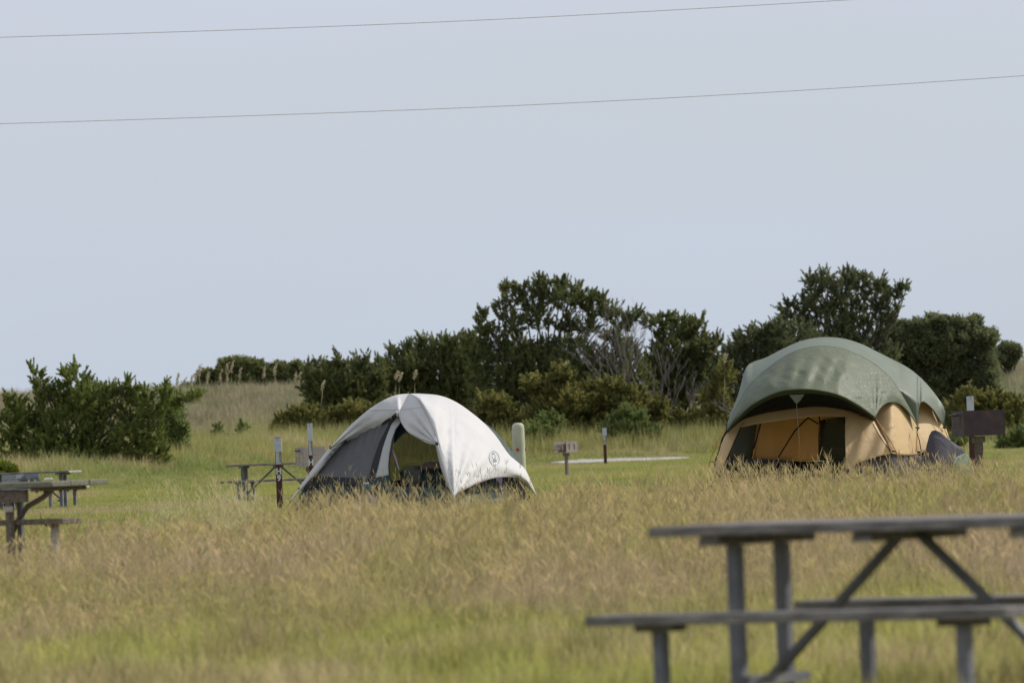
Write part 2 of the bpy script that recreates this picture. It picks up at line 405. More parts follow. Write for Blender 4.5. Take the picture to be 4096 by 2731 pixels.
def limbs(bm, base, tips, r0, seed):
    rr = random.Random(seed)
    for t in tips:
        b = base + Vector((rr.uniform(-.1, .1), rr.uniform(-.1, .1), 0)); t = Vector(t); pts = []
        for k in range(6):
            f = k / 5; p = b.lerp(t, f); p.z = b.z + (t.z - b.z) * f ** .8
            if 0 < k < 5: p += Vector((rr.uniform(-.12, .12), rr.uniform(-.12, .12), 0)) * (t - b).length * .25
            pts.append(p)
        tube(bm, pts, r0 * .34, 6, r0 * .08)
def tree(name, label, cat, D0, bx, by, blobs, kind, m, seed, group=None, dens=1.0, size=1.0, trunk=.13, tname='trunk', thick=.75):
    base = PD(bx, by, D0); gz = g1(base.x, D0); base.z = gz
    if kind != 'cedar':
        rj = random.Random(seed * 3 + 1); nb = []; sc = 17000.0 / D0
        for b in blobs:
            cx, cy, rx, ry = b[:4]; nb.append((cx, cy, rx * .82, ry * .82))
            for _ in range(4):
                a = rj.uniform(0, 6.28); nb.append((cx + math.cos(a) * rx * .5, cy + math.sin(a) * ry * .5, rx * rj.uniform(.38, .58), ry * rj.uniform(.38, .6)))
            if D0 < 300:       # carry the foliage down to the ground
                gy = 1000 - (cx - 1176) * .038 + (CAM_H - g1(PD(cx, 1000, D0).x, D0)) * sc
                if cy + ry < gy + 2 and not any(abs(q[0] - cx) < rx * .8 and q[1] > cy + ry * .5 for q in blobs):
                    nb.append((cx, (cy + gy) / 2, rx * .85, (gy - cy) / 2 + 4))
        blobs = nb
    t = thing(name, base, label, cat, group, absolute=True)
    crown(t, D0, blobs, kind, m, seed, dens, size, thick=thick)
    bm = bmesh.new(); tips = []
    for b in blobs:
        p = PD(b[0], b[1] + b[3] * .1, D0 + (b[4] if len(b) > 4 else 0)); tips.append(p)
    limbs(bm, base - Vector((0, 0, .15)), tips, trunk, seed); build(tname, bm, bark, t, True)
    return t

GT = 'cedars and shrubs in front of the dune'
tree('cedar_tree', 'spiky dark green cedar spreading wide beyond the left picnic table', 'tree', 218, 190, 1085, [
    (85, 870, 17, 24), (72, 843, 7, 10), (101, 893, 26, 26), (178, 876, 34, 30), (171, 842, 7, 15), (150, 858, 12, 15), (138, 900, 30, 24), (120, 935, 48, 38),
    (30, 925, 27, 19, .3), (22, 912, 9, 11), (45, 950, 40, 26), (200, 915, 46, 36), (215, 925, 60, 40, .6), (250, 900, 26, 22), (290, 895, 22, 18), (292, 876, 6, 10),
    (325, 905, 32, 22), (377, 900, 18, 20), (379, 886, 6, 8), (350, 935, 40, 28), (300, 945, 50, 34, .7), (400, 925, 25, 14), (430, 912, 18, 8), (454, 906, 14, 5), (20, 975, 40, 30),
    (75, 1000, 60, 42), (150, 985, 60, 50), (110, 1040, 60, 38, -.6), (230, 1000, 62, 50), (190, 1050, 60, 32, -.5), (300, 1005, 54, 42), (280, 1050, 50, 26), (345, 1000, 38, 34),
    (25, 1035, 45, 36), (340, 1050, 40, 26), (370, 1045, 22, 22)],
    'cedar', M_ced2, 11, dens=.56, size=.70, trunk=.13)
tree('bay_shrub', 'round green shrub tucked behind the right side of the left cedar', 'shrub', 232, 410, 1030, [(395, 975, 34, 45), (412, 995, 26, 32), (385, 940, 24, 22)], 'round', M_grn, 12, GT, dens=.9)
tree('low_shrub', 'bright yellow green shrub at the far left edge above the grey grill', 'shrub', 150, 12, 1100, [(8, 1074, 24, 14), (24, 1080, 12, 9)], 'round', M_ylw, 13, dens=1, size=.7, trunk=.02)

GD = 'dark shrubs along the top of the left dune'
tree('dune_shrub', 'small dark shrub leftmost on the dune ridge', 'shrub', 338, 425, 915, [(428, 897, 16, 14), (440, 902, 14, 11)], 'round', M_ced, 21, GD, size=1.2)
tree('dune_shrub', 'broad rounded dark green shrub on top of the left dune behind the sea oats', 'shrub', 336, 540, 912, [(480, 868, 27, 20), (470, 885, 24, 18), (520, 850, 26, 25), (555, 842, 38, 24), (596, 847, 22, 22), (505, 885, 36, 22), (560, 880, 44, 24), (600, 880, 34, 22), (530, 858, 34, 30)], 'round', M_ced, 22, GD, size=1.3, dens=1.1)
tree('dune_shrub', 'dark shrub on the dune ridge sloping down to the spiky cedars', 'shrub', 336, 660, 910, [(640, 855, 30, 22), (676, 848, 20, 17), (650, 880, 38, 22), (690, 872, 20, 24), (626, 870, 22, 20)], 'round', M_ced, 23, GD, size=1.3, dens=1.1)

tree('cedar_tree', 'dark cedar with three upright spires behind the second marker post', 'tree', 292, 790, 1000, [
    (778, 828, 9, 22), (778, 850, 22, 24), (820, 832, 7, 18), (735, 850, 22, 26), (706, 845, 4, 18), (720, 880, 30, 38), (760, 880, 40, 36), (830, 858, 28, 26), (868, 868, 20, 26), (840, 825, 8, 12),
    (800, 890, 48, 38), (850, 900, 40, 40), (745, 925, 38, 34), (790, 940, 50, 36), (730, 905, 30, 26), (790, 880, 90, 50, 1.2), (870, 850, 26, 30, 1.), (740, 862, 20, 20)], 'cedar', M_ced, 31, GT, dens=.72, size=.92)
tree('cedar_tree', 'mid height dark cedar just left of the tallest tree with a slanting left shoulder', 'tree', 296, 980, 1000, [
    (896, 805, 7, 18), (905, 830, 20, 24), (938, 812, 20, 26), (938, 790, 5, 14), (972, 802, 22, 24), (968, 780, 5, 10), (1010, 800, 28, 26), (1030, 782, 12, 14), (1060, 795, 30, 28), (950, 850, 50, 40),
    (1010, 850, 55, 44), (1070, 850, 50, 48), (900, 880, 38, 40), (960, 910, 60, 44), (1040, 910, 56, 46), (1080, 900, 50, 46), (1088, 778, 14, 14), (1000, 850, 90, 60, 1.2), (900, 860, 40, 40, 1.), (1075, 830, 50, 50, 1.2)], 'cedar', M_ced, 32, GT, dens=.68, size=.95)
tree('cedar_tree', 'tallest broad dark cedar behind the white tent with gaps of sky in its crown', 'tree', 288, 1240, 1000, [
    (1112, 740, 20, 30), (1108, 715, 8, 14), (1150, 715, 18, 26), (1172, 678, 26, 30), (1158, 662, 8, 12), (1204, 665, 12, 14), (1225, 690, 40, 34), (1243, 648, 16, 16), (1262, 668, 34, 28),
    (1290, 650, 14, 14), (1300, 685, 40, 30), (1345, 690, 32, 26), (1324, 664, 14, 12), (1380, 688, 14, 10), (1370, 710, 34, 20), (1405, 720, 26, 18), (1130, 780, 34, 40), (1180, 740, 34, 26), (1190, 790, 40, 26), (1160, 840, 48, 46), (1105, 830, 26, 50),
    (1240, 735, 30, 24), (1300, 740, 32, 22), (1252, 800, 30, 24), (1348, 750, 30, 18), (1230, 850, 46, 40), (1295, 835, 40, 34), (1340, 800, 24, 24), (1120, 900, 46, 46), (1200, 910, 60, 46), (1290, 900, 60, 50), (1440, 725, 18, 14), (1462, 722, 10, 14), (1428, 745, 26, 16), (1400, 770, 24, 14), (1350, 860, 50, 40), (1090, 800, 30, 40, .8), (1420, 790, 20, 20), (1405, 830, 44, 34), (1450, 850, 40, 50), (1390, 890, 50, 40), (1440, 800, 26, 18), (1475, 880, 34, 44), (1250, 870, 110, 70, 1.5), (1190, 850, 60, 60, 1.2), (1390, 860, 70, 60, 1.4), (1300, 790, 40, 26, 1.2)],
    'cedar', M_ced, 33, GT, dens=.56, size=.95, trunk=.2)
tree('cedar_tree', 'dark flat topped cedar leaning right behind the bare grey bush', 'tree', 290, 1560, 990, [
    (1490, 738, 20, 12), (1520, 733, 30, 12), (1558, 740, 30, 14), (1605, 735, 14, 10), (1590, 752, 30, 16), (1545, 765, 44, 22), (1600, 780, 32, 22), (1645, 782, 18, 12), (1620, 800, 34, 24),
    (1540, 800, 48, 28), (1500, 830, 22, 26), (1580, 830, 50, 34), (1630, 840, 34, 30), (1560, 880, 54, 40), (1620, 890, 40, 40), (1550, 860, 70, 60, 1.4), (1510, 900, 40, 50, 1.2), (1505, 850, 34, 34, -.3), (1545, 905, 50, 40, -.3), (1600, 860, 44, 40, -.3)], 'cedar', M_ced, 34, GT, dens=.64, size=.92)
tree('cedar_tree', 'olive upright cedar clump showing left of the green tent roof', 'tree', 284, 1730, 1000, [
    (1695, 780, 12, 16), (1690, 810, 22, 24), (1722, 765, 13, 18), (1755, 760, 18, 20), (1790, 755, 22, 22), (1740, 800, 36, 34), (1790, 800, 40, 38), (1700, 850, 38, 40), (1760, 850, 50, 44), (1680, 900, 44, 44), (1740, 910, 50, 46), (1650, 940, 40, 40), (1670, 840, 34, 40, .8), (1760, 800, 90, 50, 1.), (1830, 790, 60, 50, 1.)],
    'cedar', M_cedfar, 35, GT, dens=.68, size=.92)
tree('cedar_tree', 'tall round crowned cedar rising straight behind the green tent', 'tree', 288, 1950, 1000, [
    (1860, 640, 14, 20), (1872, 665, 22, 24), (1900, 640, 26, 22), (1948, 632, 14, 18), (1975, 648, 28, 20), (1935, 665, 40, 30), (2018, 652, 16, 20), (2010, 680, 34, 32), (1890, 695, 36, 30), (1950, 710, 50, 34),
    (1850, 690, 18, 18), (1838, 706, 20, 18), (1800, 708, 13, 7), (1815, 697, 12, 10), (1830, 735, 40, 20), (2030, 720, 30, 26), (1900, 745, 54, 36), (1980, 760, 60, 40), (2040, 668, 14, 10), (2067, 660, 18, 9), (2083, 658, 8, 7), (2060, 680, 12, 8), (2060, 705, 8, 7), (2052, 735, 10, 10), (1920, 800, 80, 40), (2000, 820, 70, 40), (1960, 880, 90, 60)],
    'cedar', M_cedfar, 36, GT, dens=.56, size=.95, trunk=.2)
tree('live_oak', 'wide rounded dark green tree right of the green tent below the dune', 'tree', 294, 2160, 1010, [
    (2080, 760, 32, 24), (2120, 750, 30, 22), (2165, 742, 28, 18), (2145, 735, 20, 14), (2200, 745, 28, 20), (2240, 742, 18, 20), (2110, 790, 50, 40), (2180, 790, 56, 44), (2240, 780, 34, 34), (2278, 780, 16, 24), (2262, 800, 28, 28), (2090, 850, 60, 54), (2160, 860, 60, 50), (2210, 840, 40, 34), (2110, 920, 70, 50), (2180, 920, 40, 40), (2060, 790, 50, 50, .8), (2120, 800, 90, 60, 1.)],
    'round', M_cedfar, 37, GT, dens=.72, size=1.1)
tree('dune_shrub', 'small dark shrub alone on the right dune at the picture edge', 'shrub', 325, 2318, 830, [(2312, 802, 22, 16), (2334, 806, 12, 14), (2300, 814, 18, 12), (2314, 824, 26, 12), (2290, 826, 16, 8)], 'round', M_cedfar, 38, size=1.2)

GM = 'olive wax myrtle bushes along the foot of the trees'
for i, (bx, blobs, lab, mm) in enumerate([
    (700, [(660, 985, 38, 30), (700, 960, 46, 30), (690, 1000, 50, 26), (640, 1000, 26, 18)], 'dull olive bush left of the second marker post', M_myr),
    (800, [(760, 970, 40, 30), (810, 955, 44, 28), (850, 945, 40, 24), (790, 995, 60, 26), (860, 985, 50, 30)], 'yellowish bush directly behind the white tent left shoulder', M_myr),
    (1130, [(1120, 925, 34, 26), (1150, 935, 36, 26), (1105, 960, 36, 30), (1145, 975, 50, 30), (1180, 965, 30, 30)], 'yellow olive bush right behind the wooden bollard', M_myr),
    (1260, [(1235, 885, 34, 22), (1290, 870, 34, 26), (1295, 858, 14, 14), (1260, 915, 52, 30), (1300, 920, 44, 34), (1250, 960, 54, 36), (1290, 985, 50, 24)], 'tallest olive bush in the middle behind the small grill', M_myr),
    (1400, [(1360, 895, 36, 22), (1405, 890, 40, 20), (1450, 905, 40, 24), (1380, 930, 54, 34), (1450, 940, 54, 32), (1500, 945, 36, 34), (1360, 970, 50, 32), (1430, 980, 60, 26)], 'wide olive bush in front of the bare grey bush', M_myr),
    (1560, [(1560, 965, 44, 26), (1600, 975, 40, 24), (1540, 990, 40, 18)], 'low olive bush left of the green tent door', M_myr),
    (1640, [(1640, 920, 40, 34), (1670, 955, 40, 34), (1620, 955, 34, 30), (1660, 860, 26, 28)], 'dark olive bush touching the left edge of the green tent', M_myr),
    (2270, [(2226, 918, 34, 24), (2280, 925, 42, 20), (2335, 932, 36, 20), (2250, 955, 60, 28), (2320, 968, 50, 30), (2200, 960, 40, 40)], 'olive bush behind the brown grill at the right edge', M_myr),
    ]):
    tree('myrtle_bush', lab, 'bush', 279 + (i % 3), bx, 1010, blobs, 'bush', mm, 50 + i, GM, dens=.8, size=1.15, trunk=.04, tname='stems')
GS = 'small fresh green shrubs on the rough grass'
for i, (bx, by, D0, blobs, lab, mm) in enumerate([
    (515, 1035, 290, [(503, 998, 8, 20), (512, 1012, 14, 14), (494, 1016, 12, 12), (520, 1020, 10, 12)], 'small upright shrub at the dune foot left of the pair', M_grn),
    (575, 1030, 290, [(556, 985, 8, 22), (566, 1008, 16, 14), (582, 1014, 14, 12), (550, 1012, 12, 14)], 'small upright shrub at the dune foot nearer the post', M_grn),
    (620, 1040, 282, [(610, 1022, 26, 14)], 'low green shrub above the middle picnic table', M_grn),
    (1230, 1000, 272, [(1216, 985, 12, 16), (1232, 978, 10, 12), (1250, 996, 18, 12), (1222, 1006, 26, 12), (1268, 1002, 10, 10)], 'small green shrub behind the wooden bollard', M_grn),
    (1265, 975, 277, [(1250, 966, 14, 14), (1270, 958, 12, 12), (1262, 978, 26, 14), (1284, 974, 12, 12)], 'small fresh green shrub in the shade of the tallest olive bush', M_grn),
    (1450, 990, 270, [(1416, 962, 16, 14), (1440, 950, 16, 14), (1468, 958, 18, 14), (1432, 984, 34, 16), (1478, 986, 24, 14), (1400, 990, 16, 12), (1500, 992, 14, 10)], 'fresh green shrub above the far marker post', M_grn),
    (2330, 1030, 250, [(2320, 1010, 34, 16), (2350, 1005, 24, 18)], 'low green shrub at the right edge beyond the grill', M_grn),
    (2190, 1020, 262, [(2190, 1010, 30, 14)], 'low green shrub between the green tent and the grill', M_grn),
    ]):
    tree('green_shrub', lab, 'shrub', D0, bx, by, blobs, 'bush', mm, 80 + i, GS, dens=.55, size=.95, trunk=.02, tname='stems')

# bare grey bushes
def bare_bush(label, D0, bx, by, tips, seed, r0=.020):
    base = PD(bx, by, D0); t = thing('bare_bush', base, label, 'bush', 'leafless grey bushes among the trees', absolute=True)
    rr = random.Random(seed); bm = bmesh.new()
    def grow(p, q, r, lv):
        n = 5; pts = []
        for k in range(n + 1):
            f = k / n; v = p.lerp(q, f)
            if 0 < k < n: v += Vector((rr.uniform(-1, 1), rr.uniform(-1, 1), rr.uniform(-.5, .5))) * (q - p).length * .05
            pts.append(v)
        tube(bm, pts, r, 4, r * .35)
        if lv:
            for k in range(5 if lv > 1 else 6):
                f = rr.uniform(.25, .95); s = p.lerp(q, f); d = (q - p).normalized() + Vector((rr.uniform(-.6, .6), rr.uniform(-.6, .6), rr.uniform(-.1, .6)))
                grow(s, s + d.normalized() * (q - p).length * rr.uniform(.2, .45), r * .5, lv - 1)
    for x, y in tips:
        grow(base + Vector((rr.uniform(-.3, .3), rr.uniform(-.3, .3), 0)), PD(x, y, D0 + rr.uniform(-.8, .8)), r0, 2)
    build('branches', bm, deadwood, t, True)
bare_bush('large leafless grey bush with fine upright branches in the middle of the tree line', 283, 1435, 930, [(1322, 800), (1345, 770), (1372, 755), (1392, 738), (1410, 745), (1430, 740), (1452, 735), (1470, 750), (1340, 830), (1360, 800), (1400, 775), (1440, 765), (1462, 780), (1350, 870), (1480, 790)], 5)
bare_bush('smaller leafless grey bush under the flat topped cedar', 282, 1520, 960, [(1508, 800), (1540, 830), (1560, 840), (1500, 860), (1575, 870), (1530, 850), (1480, 880)], 6)
bare_bush('pinkish dead brush low beside the green tent left edge', 281, 1600, 970, [(1600, 880), (1625, 865), (1640, 880), (1615, 900), (1580, 900), (1590, 880), (1650, 905)], 8, .02)
bare_bush('dead twigs sticking out just left of the green tent roof', 270, 1690, 955, [(1640, 930), (1650, 940), (1665, 915), (1655, 925)], 9, .014)

# ------------------------------------------------------------------ sea oats
straw = mat('straw', (.42, .36, .21), .8, (.52, .45, .28), 6)
def sea_oat(x, y, D0, top, lab):
    base = PD(x, y, D0); t = thing('sea_oat', base, lab, 'plant', 'sea oats standing on the dunes', absolute=True)
    tp = PD(x + random.uniform(-4, 6), top, D0); bm = bmesh.new(); tube(bm, [base, base.lerp(tp, .5) + Vector((.03, 0, 0)), tp], .012, 5, .008); build('stem', bm, straw, t, True)
    bm = bmesh.new(); h = .5 if D0 > 300 else .32
    for k in range(26):
        f = k / 25; c = tp + Vector((.10 * f * f + random.uniform(-.05, .05), random.uniform(-.05, .05), -h * .5 + h * f))
        box(bm, c, (.035 + .025 * math.sin(f * 3.1), .025, .055), Euler((random.uniform(-.6, .6), random.uniform(-.6, .6), random.uniform(0, 3))))
    build('seed_head', bm, straw, t)
OATS = [(410, 912, 870), (424, 915, 880), (437, 912, 872), (446, 914, 862), (458, 912, 850), (470, 915, 868), (508, 912, 862), (518, 912, 846), (524, 915, 862), (528, 905, 842),
        (549, 915, 858), (602, 912, 855), (632, 912, 848), (672, 912, 868), (678, 915, 878), (686, 912, 868), (736, 935, 885), (905, 925, 862), (914, 930, 866), (950, 930, 860), (1662, 940, 822), (2110, 960, 880)]
for i, (x, y, tpp) in enumerate(OATS):
    n = 'first second third fourth fifth sixth seventh eighth ninth tenth eleventh twelfth thirteenth fourteenth fifteenth sixteenth seventeenth'.split()
    if i < 16: lab = 'tan sea oat stalk on the left dune ridge, %s from the left' % n[i]
    elif i == 16: lab = 'tan sea oat stalk in front of the dark cedar with three spires'
    elif i < 20: lab = ['leftmost', 'middle', 'rightmost'][i - 17] + ' of three tan sea oats just above the white tent'
    elif i == 20: lab = 'tan sea oat stalk in front of the trees left of the green tent'
    else: lab = 'tan sea oat stalk in front of the trees behind the green tent'
    sea_oat(x, y, 326 if i < 16 else 276, tpp, lab)

# ------------------------------------------------------------------ grass
def proto(name, n, hmin, hmax, wd, spread, lean, seed, heads=0.0, m=None, leafy=False):
    rs = random.Random(seed); V = []; F = []; U = []
    for _ in range(n):
        a = rs.uniform(0, 2 * math.pi); r = spread * math.sqrt(rs.random()); bx, by = r * math.cos(a), r * math.sin(a)
        h = rs.uniform(hmin, hmax); la = rs.uniform(0, 2 * math.pi); ln = rs.uniform(.1, 1) * lean * h; fa = rs.uniform(0, math.pi); w_ = wd * rs.uniform(.6, 1.2)
        head = rs.random() < heads
        if head: h *= 1.25; w_ *= .6; ln *= .6
        uu = rs.random(); b0 = len(V)
        for k in range(4):
            f = k / 3; ww = w_ * (1 - f ** 1.5 * (.5 if head else .95)) * .5
            cx = bx + math.cos(la) * ln * f * f; cy = by + math.sin(la) * ln * f * f; cz = h * (f - .12 * lean * f * f)
            V.append((cx - math.cos(fa) * ww, cy - math.sin(fa) * ww, cz)); V.append((cx + math.cos(fa) * ww, cy + math.sin(fa) * ww, cz))
        for k in range(3): F.append((b0 + 2 * k, b0 + 2 * k + 1, b0 + 2 * k + 3, b0 + 2 * k + 2)); U.append(uu)
        if head:      # two or three fingers of seed head
            tx, ty, tz = bx + math.cos(la) * ln, by + math.sin(la) * ln, h * (1 - .12 * lean)
            for q in range(rs.choice([1, 2, 3])):
                an = rs.uniform(0, 6.28); hl = rs.uniform(.05, .13); tl = rs.uniform(.1, .7); b0 = len(V); hw = .0036
                ex, ey, ez = tx + math.cos(an) * hl * tl, ty + math.sin(an) * hl * tl, tz + hl
                mx_, my_, mz_ = (tx + ex) / 2, (ty + ey) / 2, (tz + ez) / 2
                V += [(tx, ty, tz - .01), (mx_ - hw, my_, mz_), (ex, ey, ez), (mx_ + hw, my_, mz_)]; F.append((b0, b0 + 1, b0 + 2, b0 + 3)); U.append(1.2)
                b0 = len(V); V += [(tx, ty, tz - .01), (mx_, my_ - hw, mz_), (ex, ey, ez), (mx_, my_ + hw, mz_)]; F.append((b0, b0 + 1, b0 + 2, b0 + 3)); U.append(1.2)
    me = bpy.data.meshes.new(name); me.from_pydata(V, [], F); me.update()
    at = me.attributes.new('v', 'FLOAT', 'FACE'); at.data.foreach_set('value', U)
    me.materials.append(m)
    return bpy.data.objects.new(name, me)
def grassmat():
    m = bpy.data.materials.new('grass_blades'); m.use_nodes = True; n = m.node_tree; b = n.nodes['Principled BSDF']; out = n.nodes['Material Output']
    b.inputs['Roughness'].default_value = .6; b.inputs['Specular IOR Level'].default_value = .25
    at = n.nodes.new('ShaderNodeAttribute'); at.attribute_type = 'INSTANCER'; at.attribute_name = 'tint'
    av = n.nodes.new('ShaderNodeAttribute'); av.attribute_name = 'v'
    mr = n.nodes.new('ShaderNodeMapRange'); mr.inputs['To Min'].default_value = .72; mr.inputs['To Max'].default_value = 1.3; n.links.new(av.outputs['Fac'], mr.inputs[0]); mr.clamp = False
    vm = n.nodes.new('ShaderNodeVectorMath'); vm.operation = 'SCALE'; n.links.new(at.outputs['Color'], vm.inputs[0]); n.links.new(mr.outputs[0], vm.inputs['Scale'])
    # some blades are straw coloured
    gt = n.nodes.new('ShaderNodeMapRange'); gt.inputs['From Min'].default_value = .55; gt.inputs['From Max'].default_value = 1.0; gt.inputs['To Max'].default_value = .38
    n.links.new(av.outputs['Fac'], gt.inputs[0])
    mm = n.nodes.new('ShaderNodeMix'); mm.data_type = 'RGBA'; n.links.new(gt.outputs[0], mm.inputs['Factor']); n.links.new(vm.outputs[0], mm.inputs['A']); mm.inputs['B'].default_value = (.54, .47, .27, 1)
    n.links.new(mm.outputs['Result'], b.inputs['Base Color'])
    tr = n.nodes.new('ShaderNodeBsdfTranslucent'); n.links.new(mm.outputs['Result'], tr.inputs[0])
    ms = n.nodes.new('ShaderNodeMixShader'); ms.inputs[0].default_value = .42
    n.links.new(b.outputs[0], ms.inputs[1]); n.links.new(tr.outputs[0], ms.inputs[2]); n.links.new(ms.outputs[0], out.inputs['Surface'])
    return m
GMAT = grassmat()
def scatter(name, label, pts, scl, tint, protos, seed):
    n = len(pts); me = bpy.data.meshes.new(name); me.vertices.add(n); me.vertices.foreach_set('co', pts.astype(np.float32).ravel())
    rs = np.random.RandomState(seed)
    a = me.attributes.new('scl', 'FLOAT_VECTOR', 'POINT'); a.data.foreach_set('vector', scl.astype(np.float32).ravel())
    a = me.attributes.new('rot', 'FLOAT_VECTOR', 'POINT'); r = np.zeros((n, 3)); r[:, 2] = rs.uniform(0, 6.283, n); a.data.foreach_set('vector', r.astype(np.float32).ravel())
    a = me.attributes.new('tint', 'FLOAT_COLOR', 'POINT'); c = np.ones((n, 4)); c[:, :3] = tint; a.data.foreach_set('color', c.astype(np.float32).ravel())
    a = me.attributes.new('idx', 'INT', 'POINT'); a.data.foreach_set('value', rs.randint(0, len(protos), n).astype(np.int32))
    o = bpy.data.objects.new(name, me); COL.objects.link(o); me.materials.append(GMAT); tag(o, label, 'grass', kind='stuff')
    ng = bpy.data.node_groups.new(name, 'GeometryNodeTree')
    ng.interface.new_socket('Geometry', in_out='INPUT', socket_type='NodeSocketGeometry'); ng.interface.new_socket('Geometry', in_out='OUTPUT', socket_type='NodeSocketGeometry')
    N = ng.nodes; gi = N.new('NodeGroupInput'); go = N.new('NodeGroupOutput'); ip = N.new('GeometryNodeInstanceOnPoints'); ip.inputs['Pick Instance'].default_value = True
    mp_ = N.new('GeometryNodeMeshToPoints'); jn = N.new('GeometryNodeJoinGeometry')
    for p in protos:
        oi = N.new('GeometryNodeObjectInfo'); oi.inputs['Object'].default_value = p; oi.inputs['As Instance'].default_value = True; ng.links.new(oi.outputs['Geometry'], jn.inputs[0])
    def na(nm, dt):
        x = N.new('GeometryNodeInputNamedAttribute'); x.data_type = dt; x.inputs['Name'].default_value = nm; return x.outputs['Attribute']
    ng.links.new(gi.outputs[0], mp_.inputs[0]); ng.links.new(mp_.outputs[0], ip.inputs['Points']); ng.links.new(jn.outputs[0], ip.inputs['Instance'])
    ng.links.new(na('idx', 'INT'), ip.inputs['Instance Index'])
    e = N.new('FunctionNodeEulerToRotation'); ng.links.new(na('rot', 'FLOAT_VECTOR'), e.inputs[0]); ng.links.new(e.outputs[0], ip.inputs['Rotation'])
    ng.links.new(na('scl', 'FLOAT_VECTOR'), ip.inputs['Scale']); ng.links.new(ip.outputs[0], go.inputs[0])
    md = o.modifiers.new('scatter', 'NODES'); md.node_group = ng
    return o

T_TAN = np.array([.50, .405, .21]); T_PINK = np.array([.52, .395, .26]); T_OLV = np.array([.37, .34, .10]); T_GRN = np.array([.27, .31, .09]); T_YG = np.array([.43, .43, .10]); T_RED = np.array([.42, .27, .17]); T_SAGE = np.array([.27, .29, .16]); T_DUNE = np.array([.38, .32, .21])
def mixc(a, b, t): t = np.clip(t, 0, 1)[:, None]; return a * (1 - t) + b * t
def pts_in(y0, y1, dens, seed, marg=2.5):
    """random points over the visible wedge of ground, denser where seen larger"""
    rs = np.random.RandomState(seed); out = []
    yy = y0
    while yy < y1:
        st = max(1.0, yy * .02); wdt = (yy * .0695 + marg + yy * .004); n = int(dens(yy) * 2 * wdt * st)
        out.append(np.stack([rs.uniform(-wdt, wdt, n), rs.uniform(yy, yy + st, n)], 1)); yy += st
    p = np.concatenate(out); return p, rs
def edge(u):      # distance at which the unmown grass stops, by direction
    px = 1176 + u * 17000
    return np.interp(px, [0, 160, 230, 420, 600, 655, 700, 1240, 1300, 1600, 1650, 2230, 2270, 2352], [63, 64, 72, 78, 84, 106, 111.2, 110.5, 96, 92, 96.8, 98.0, 92, 88])

pt = [proto('tuft', 34, .20, .46, .0064, .11, .20, 100 + i, heads=.03, m=GMAT) for i in range(4)] + [proto('tuft', 26, .22, .52, .006, .15, .38, 110 + i, heads=.10, m=GMAT) for i in range(3)]
p, rs = pts_in(33, 112, lambda y: 24 if y < 60 else (22 if y < 85 else 20), 1, 4.0)
u = p[:, 0] / p[:, 1]; nn = vnoise(p[:, 0], p[:, 1], 2.2, 3); keep = (p[:, 1] < edge(u) + (nn - .5) * 3 * (p[:, 1] < 100)) & (rs.rand(len(p)) < sm(33, 47, p[:, 1] + (nn - .5) * 9))
p = p[keep]; n = len(p); u = p[:, 0] / p[:, 1]
n1 = vnoise(p[:, 0], p[:, 1] * .5, 1.6, 4); n2 = vnoise(p[:, 0], p[:, 1] * .4, .7, 6); n3 = vnoise(p[:, 0], p[:, 1] * .3, 4.5, 7)
tt = mixc(T_OLV, T_TAN, (n1 * .6 + n2 * .55 + n3 * .5 - .30) * 1.9); tt = mixc(tt, T_YG, (vnoise(p[:, 0], p[:, 1] * .5, 1.1, 9) - .66) * 3.0); tt = mixc(tt, T_TAN * .62, (vnoise(p[:, 0], p[:, 1] * .6, .35, 41) - .55) * 2.2)
tt = mixc(tt, T_PINK, sm(.5, .8, vnoise(p[:, 0], p[:, 1] * .4, 1.3, 12)) * sm(70, 46, p[:, 1]) + .35 * sm(90, 108, p[:, 1]))
tt = np.where((rs.rand(n) < .012)[:, None], T_RED, tt) * rs.uniform(.55, 1.38, n)[:, None]
px_ = 1176 + u * 17000
hb = np.interp(px_, [0, 600, 660, 1220, 1300, 1600, 2352], [.62, .62, .26, .26, .72, .80, .80]) ; hb = np.interp(px_, [0, 600, 700], [.60, .60, .76]) * (1 - sm(70, 92, p[:, 1])) + hb * sm(70, 92, p[:, 1])
hs = hb * (.62 + .55 * vnoise(p[:, 0], p[:, 1], 1.5, 10) + .7 * (vnoise(p[:, 0], p[:, 1], .45, 11) - .35) + rs.uniform(-.12, .22, n))
hs = np.maximum(hs * (.45 + .55 * sm(34, 50, p[:, 1])), .18)
ww = np.where(p[:, 1] < 75, 1.3, 1.1); scl = np.stack([ww, ww, hs], 1)
scatter('tall_grass', 'unmown tan and olive grass filling the foreground', np.column_stack([p, G(p[:, 0], p[:, 1]) - .01]), scl, tt, pt, 21)

# stalks with seed heads standing up in front of the tents
ps = [proto('stalk', 7, .26, .66, .0052, .16, .5, 130 + i, heads=.4, m=GMAT) for i in range(6)]
p, rs = pts_in(88, 111.5, lambda y: 4.6, 2)
u = p[:, 0] / p[:, 1]; px = 1176 + u * 17000
near = p[:, 1] > edge(u) - 5.5; keep = (p[:, 1] < edge(u)) & near & (((px > 690) & (px < 1240)) | (px > 1640)); p = p[keep]; n = len(p)
tt = mixc(np.array([.34, .26, .165]), T_OLV * .75, rs.rand(n) * .8)
q_ = 230; yy_ = rs.normal(80.5, 1.6, q_); cx_ = np.where(rs.rand(q_) < .6, rs.normal(520, 34, q_), rs.normal(400, 60, q_)); p = np.vstack([p, np.column_stack([(cx_ - 1176) / 17000 * yy_, yy_])]); n = len(p)
tt = np.vstack([tt, np.tile(np.array([.56, .50, .30]), (q_, 1))])
scatter('seeding_grass', 'taller seeding grass stalks standing in front of the two tents', np.column_stack([p, G(p[:, 0], p[:, 1])]), np.stack([np.ones(n), np.ones(n), rs.uniform(.5, .95, n)], 1), tt, ps, 22)

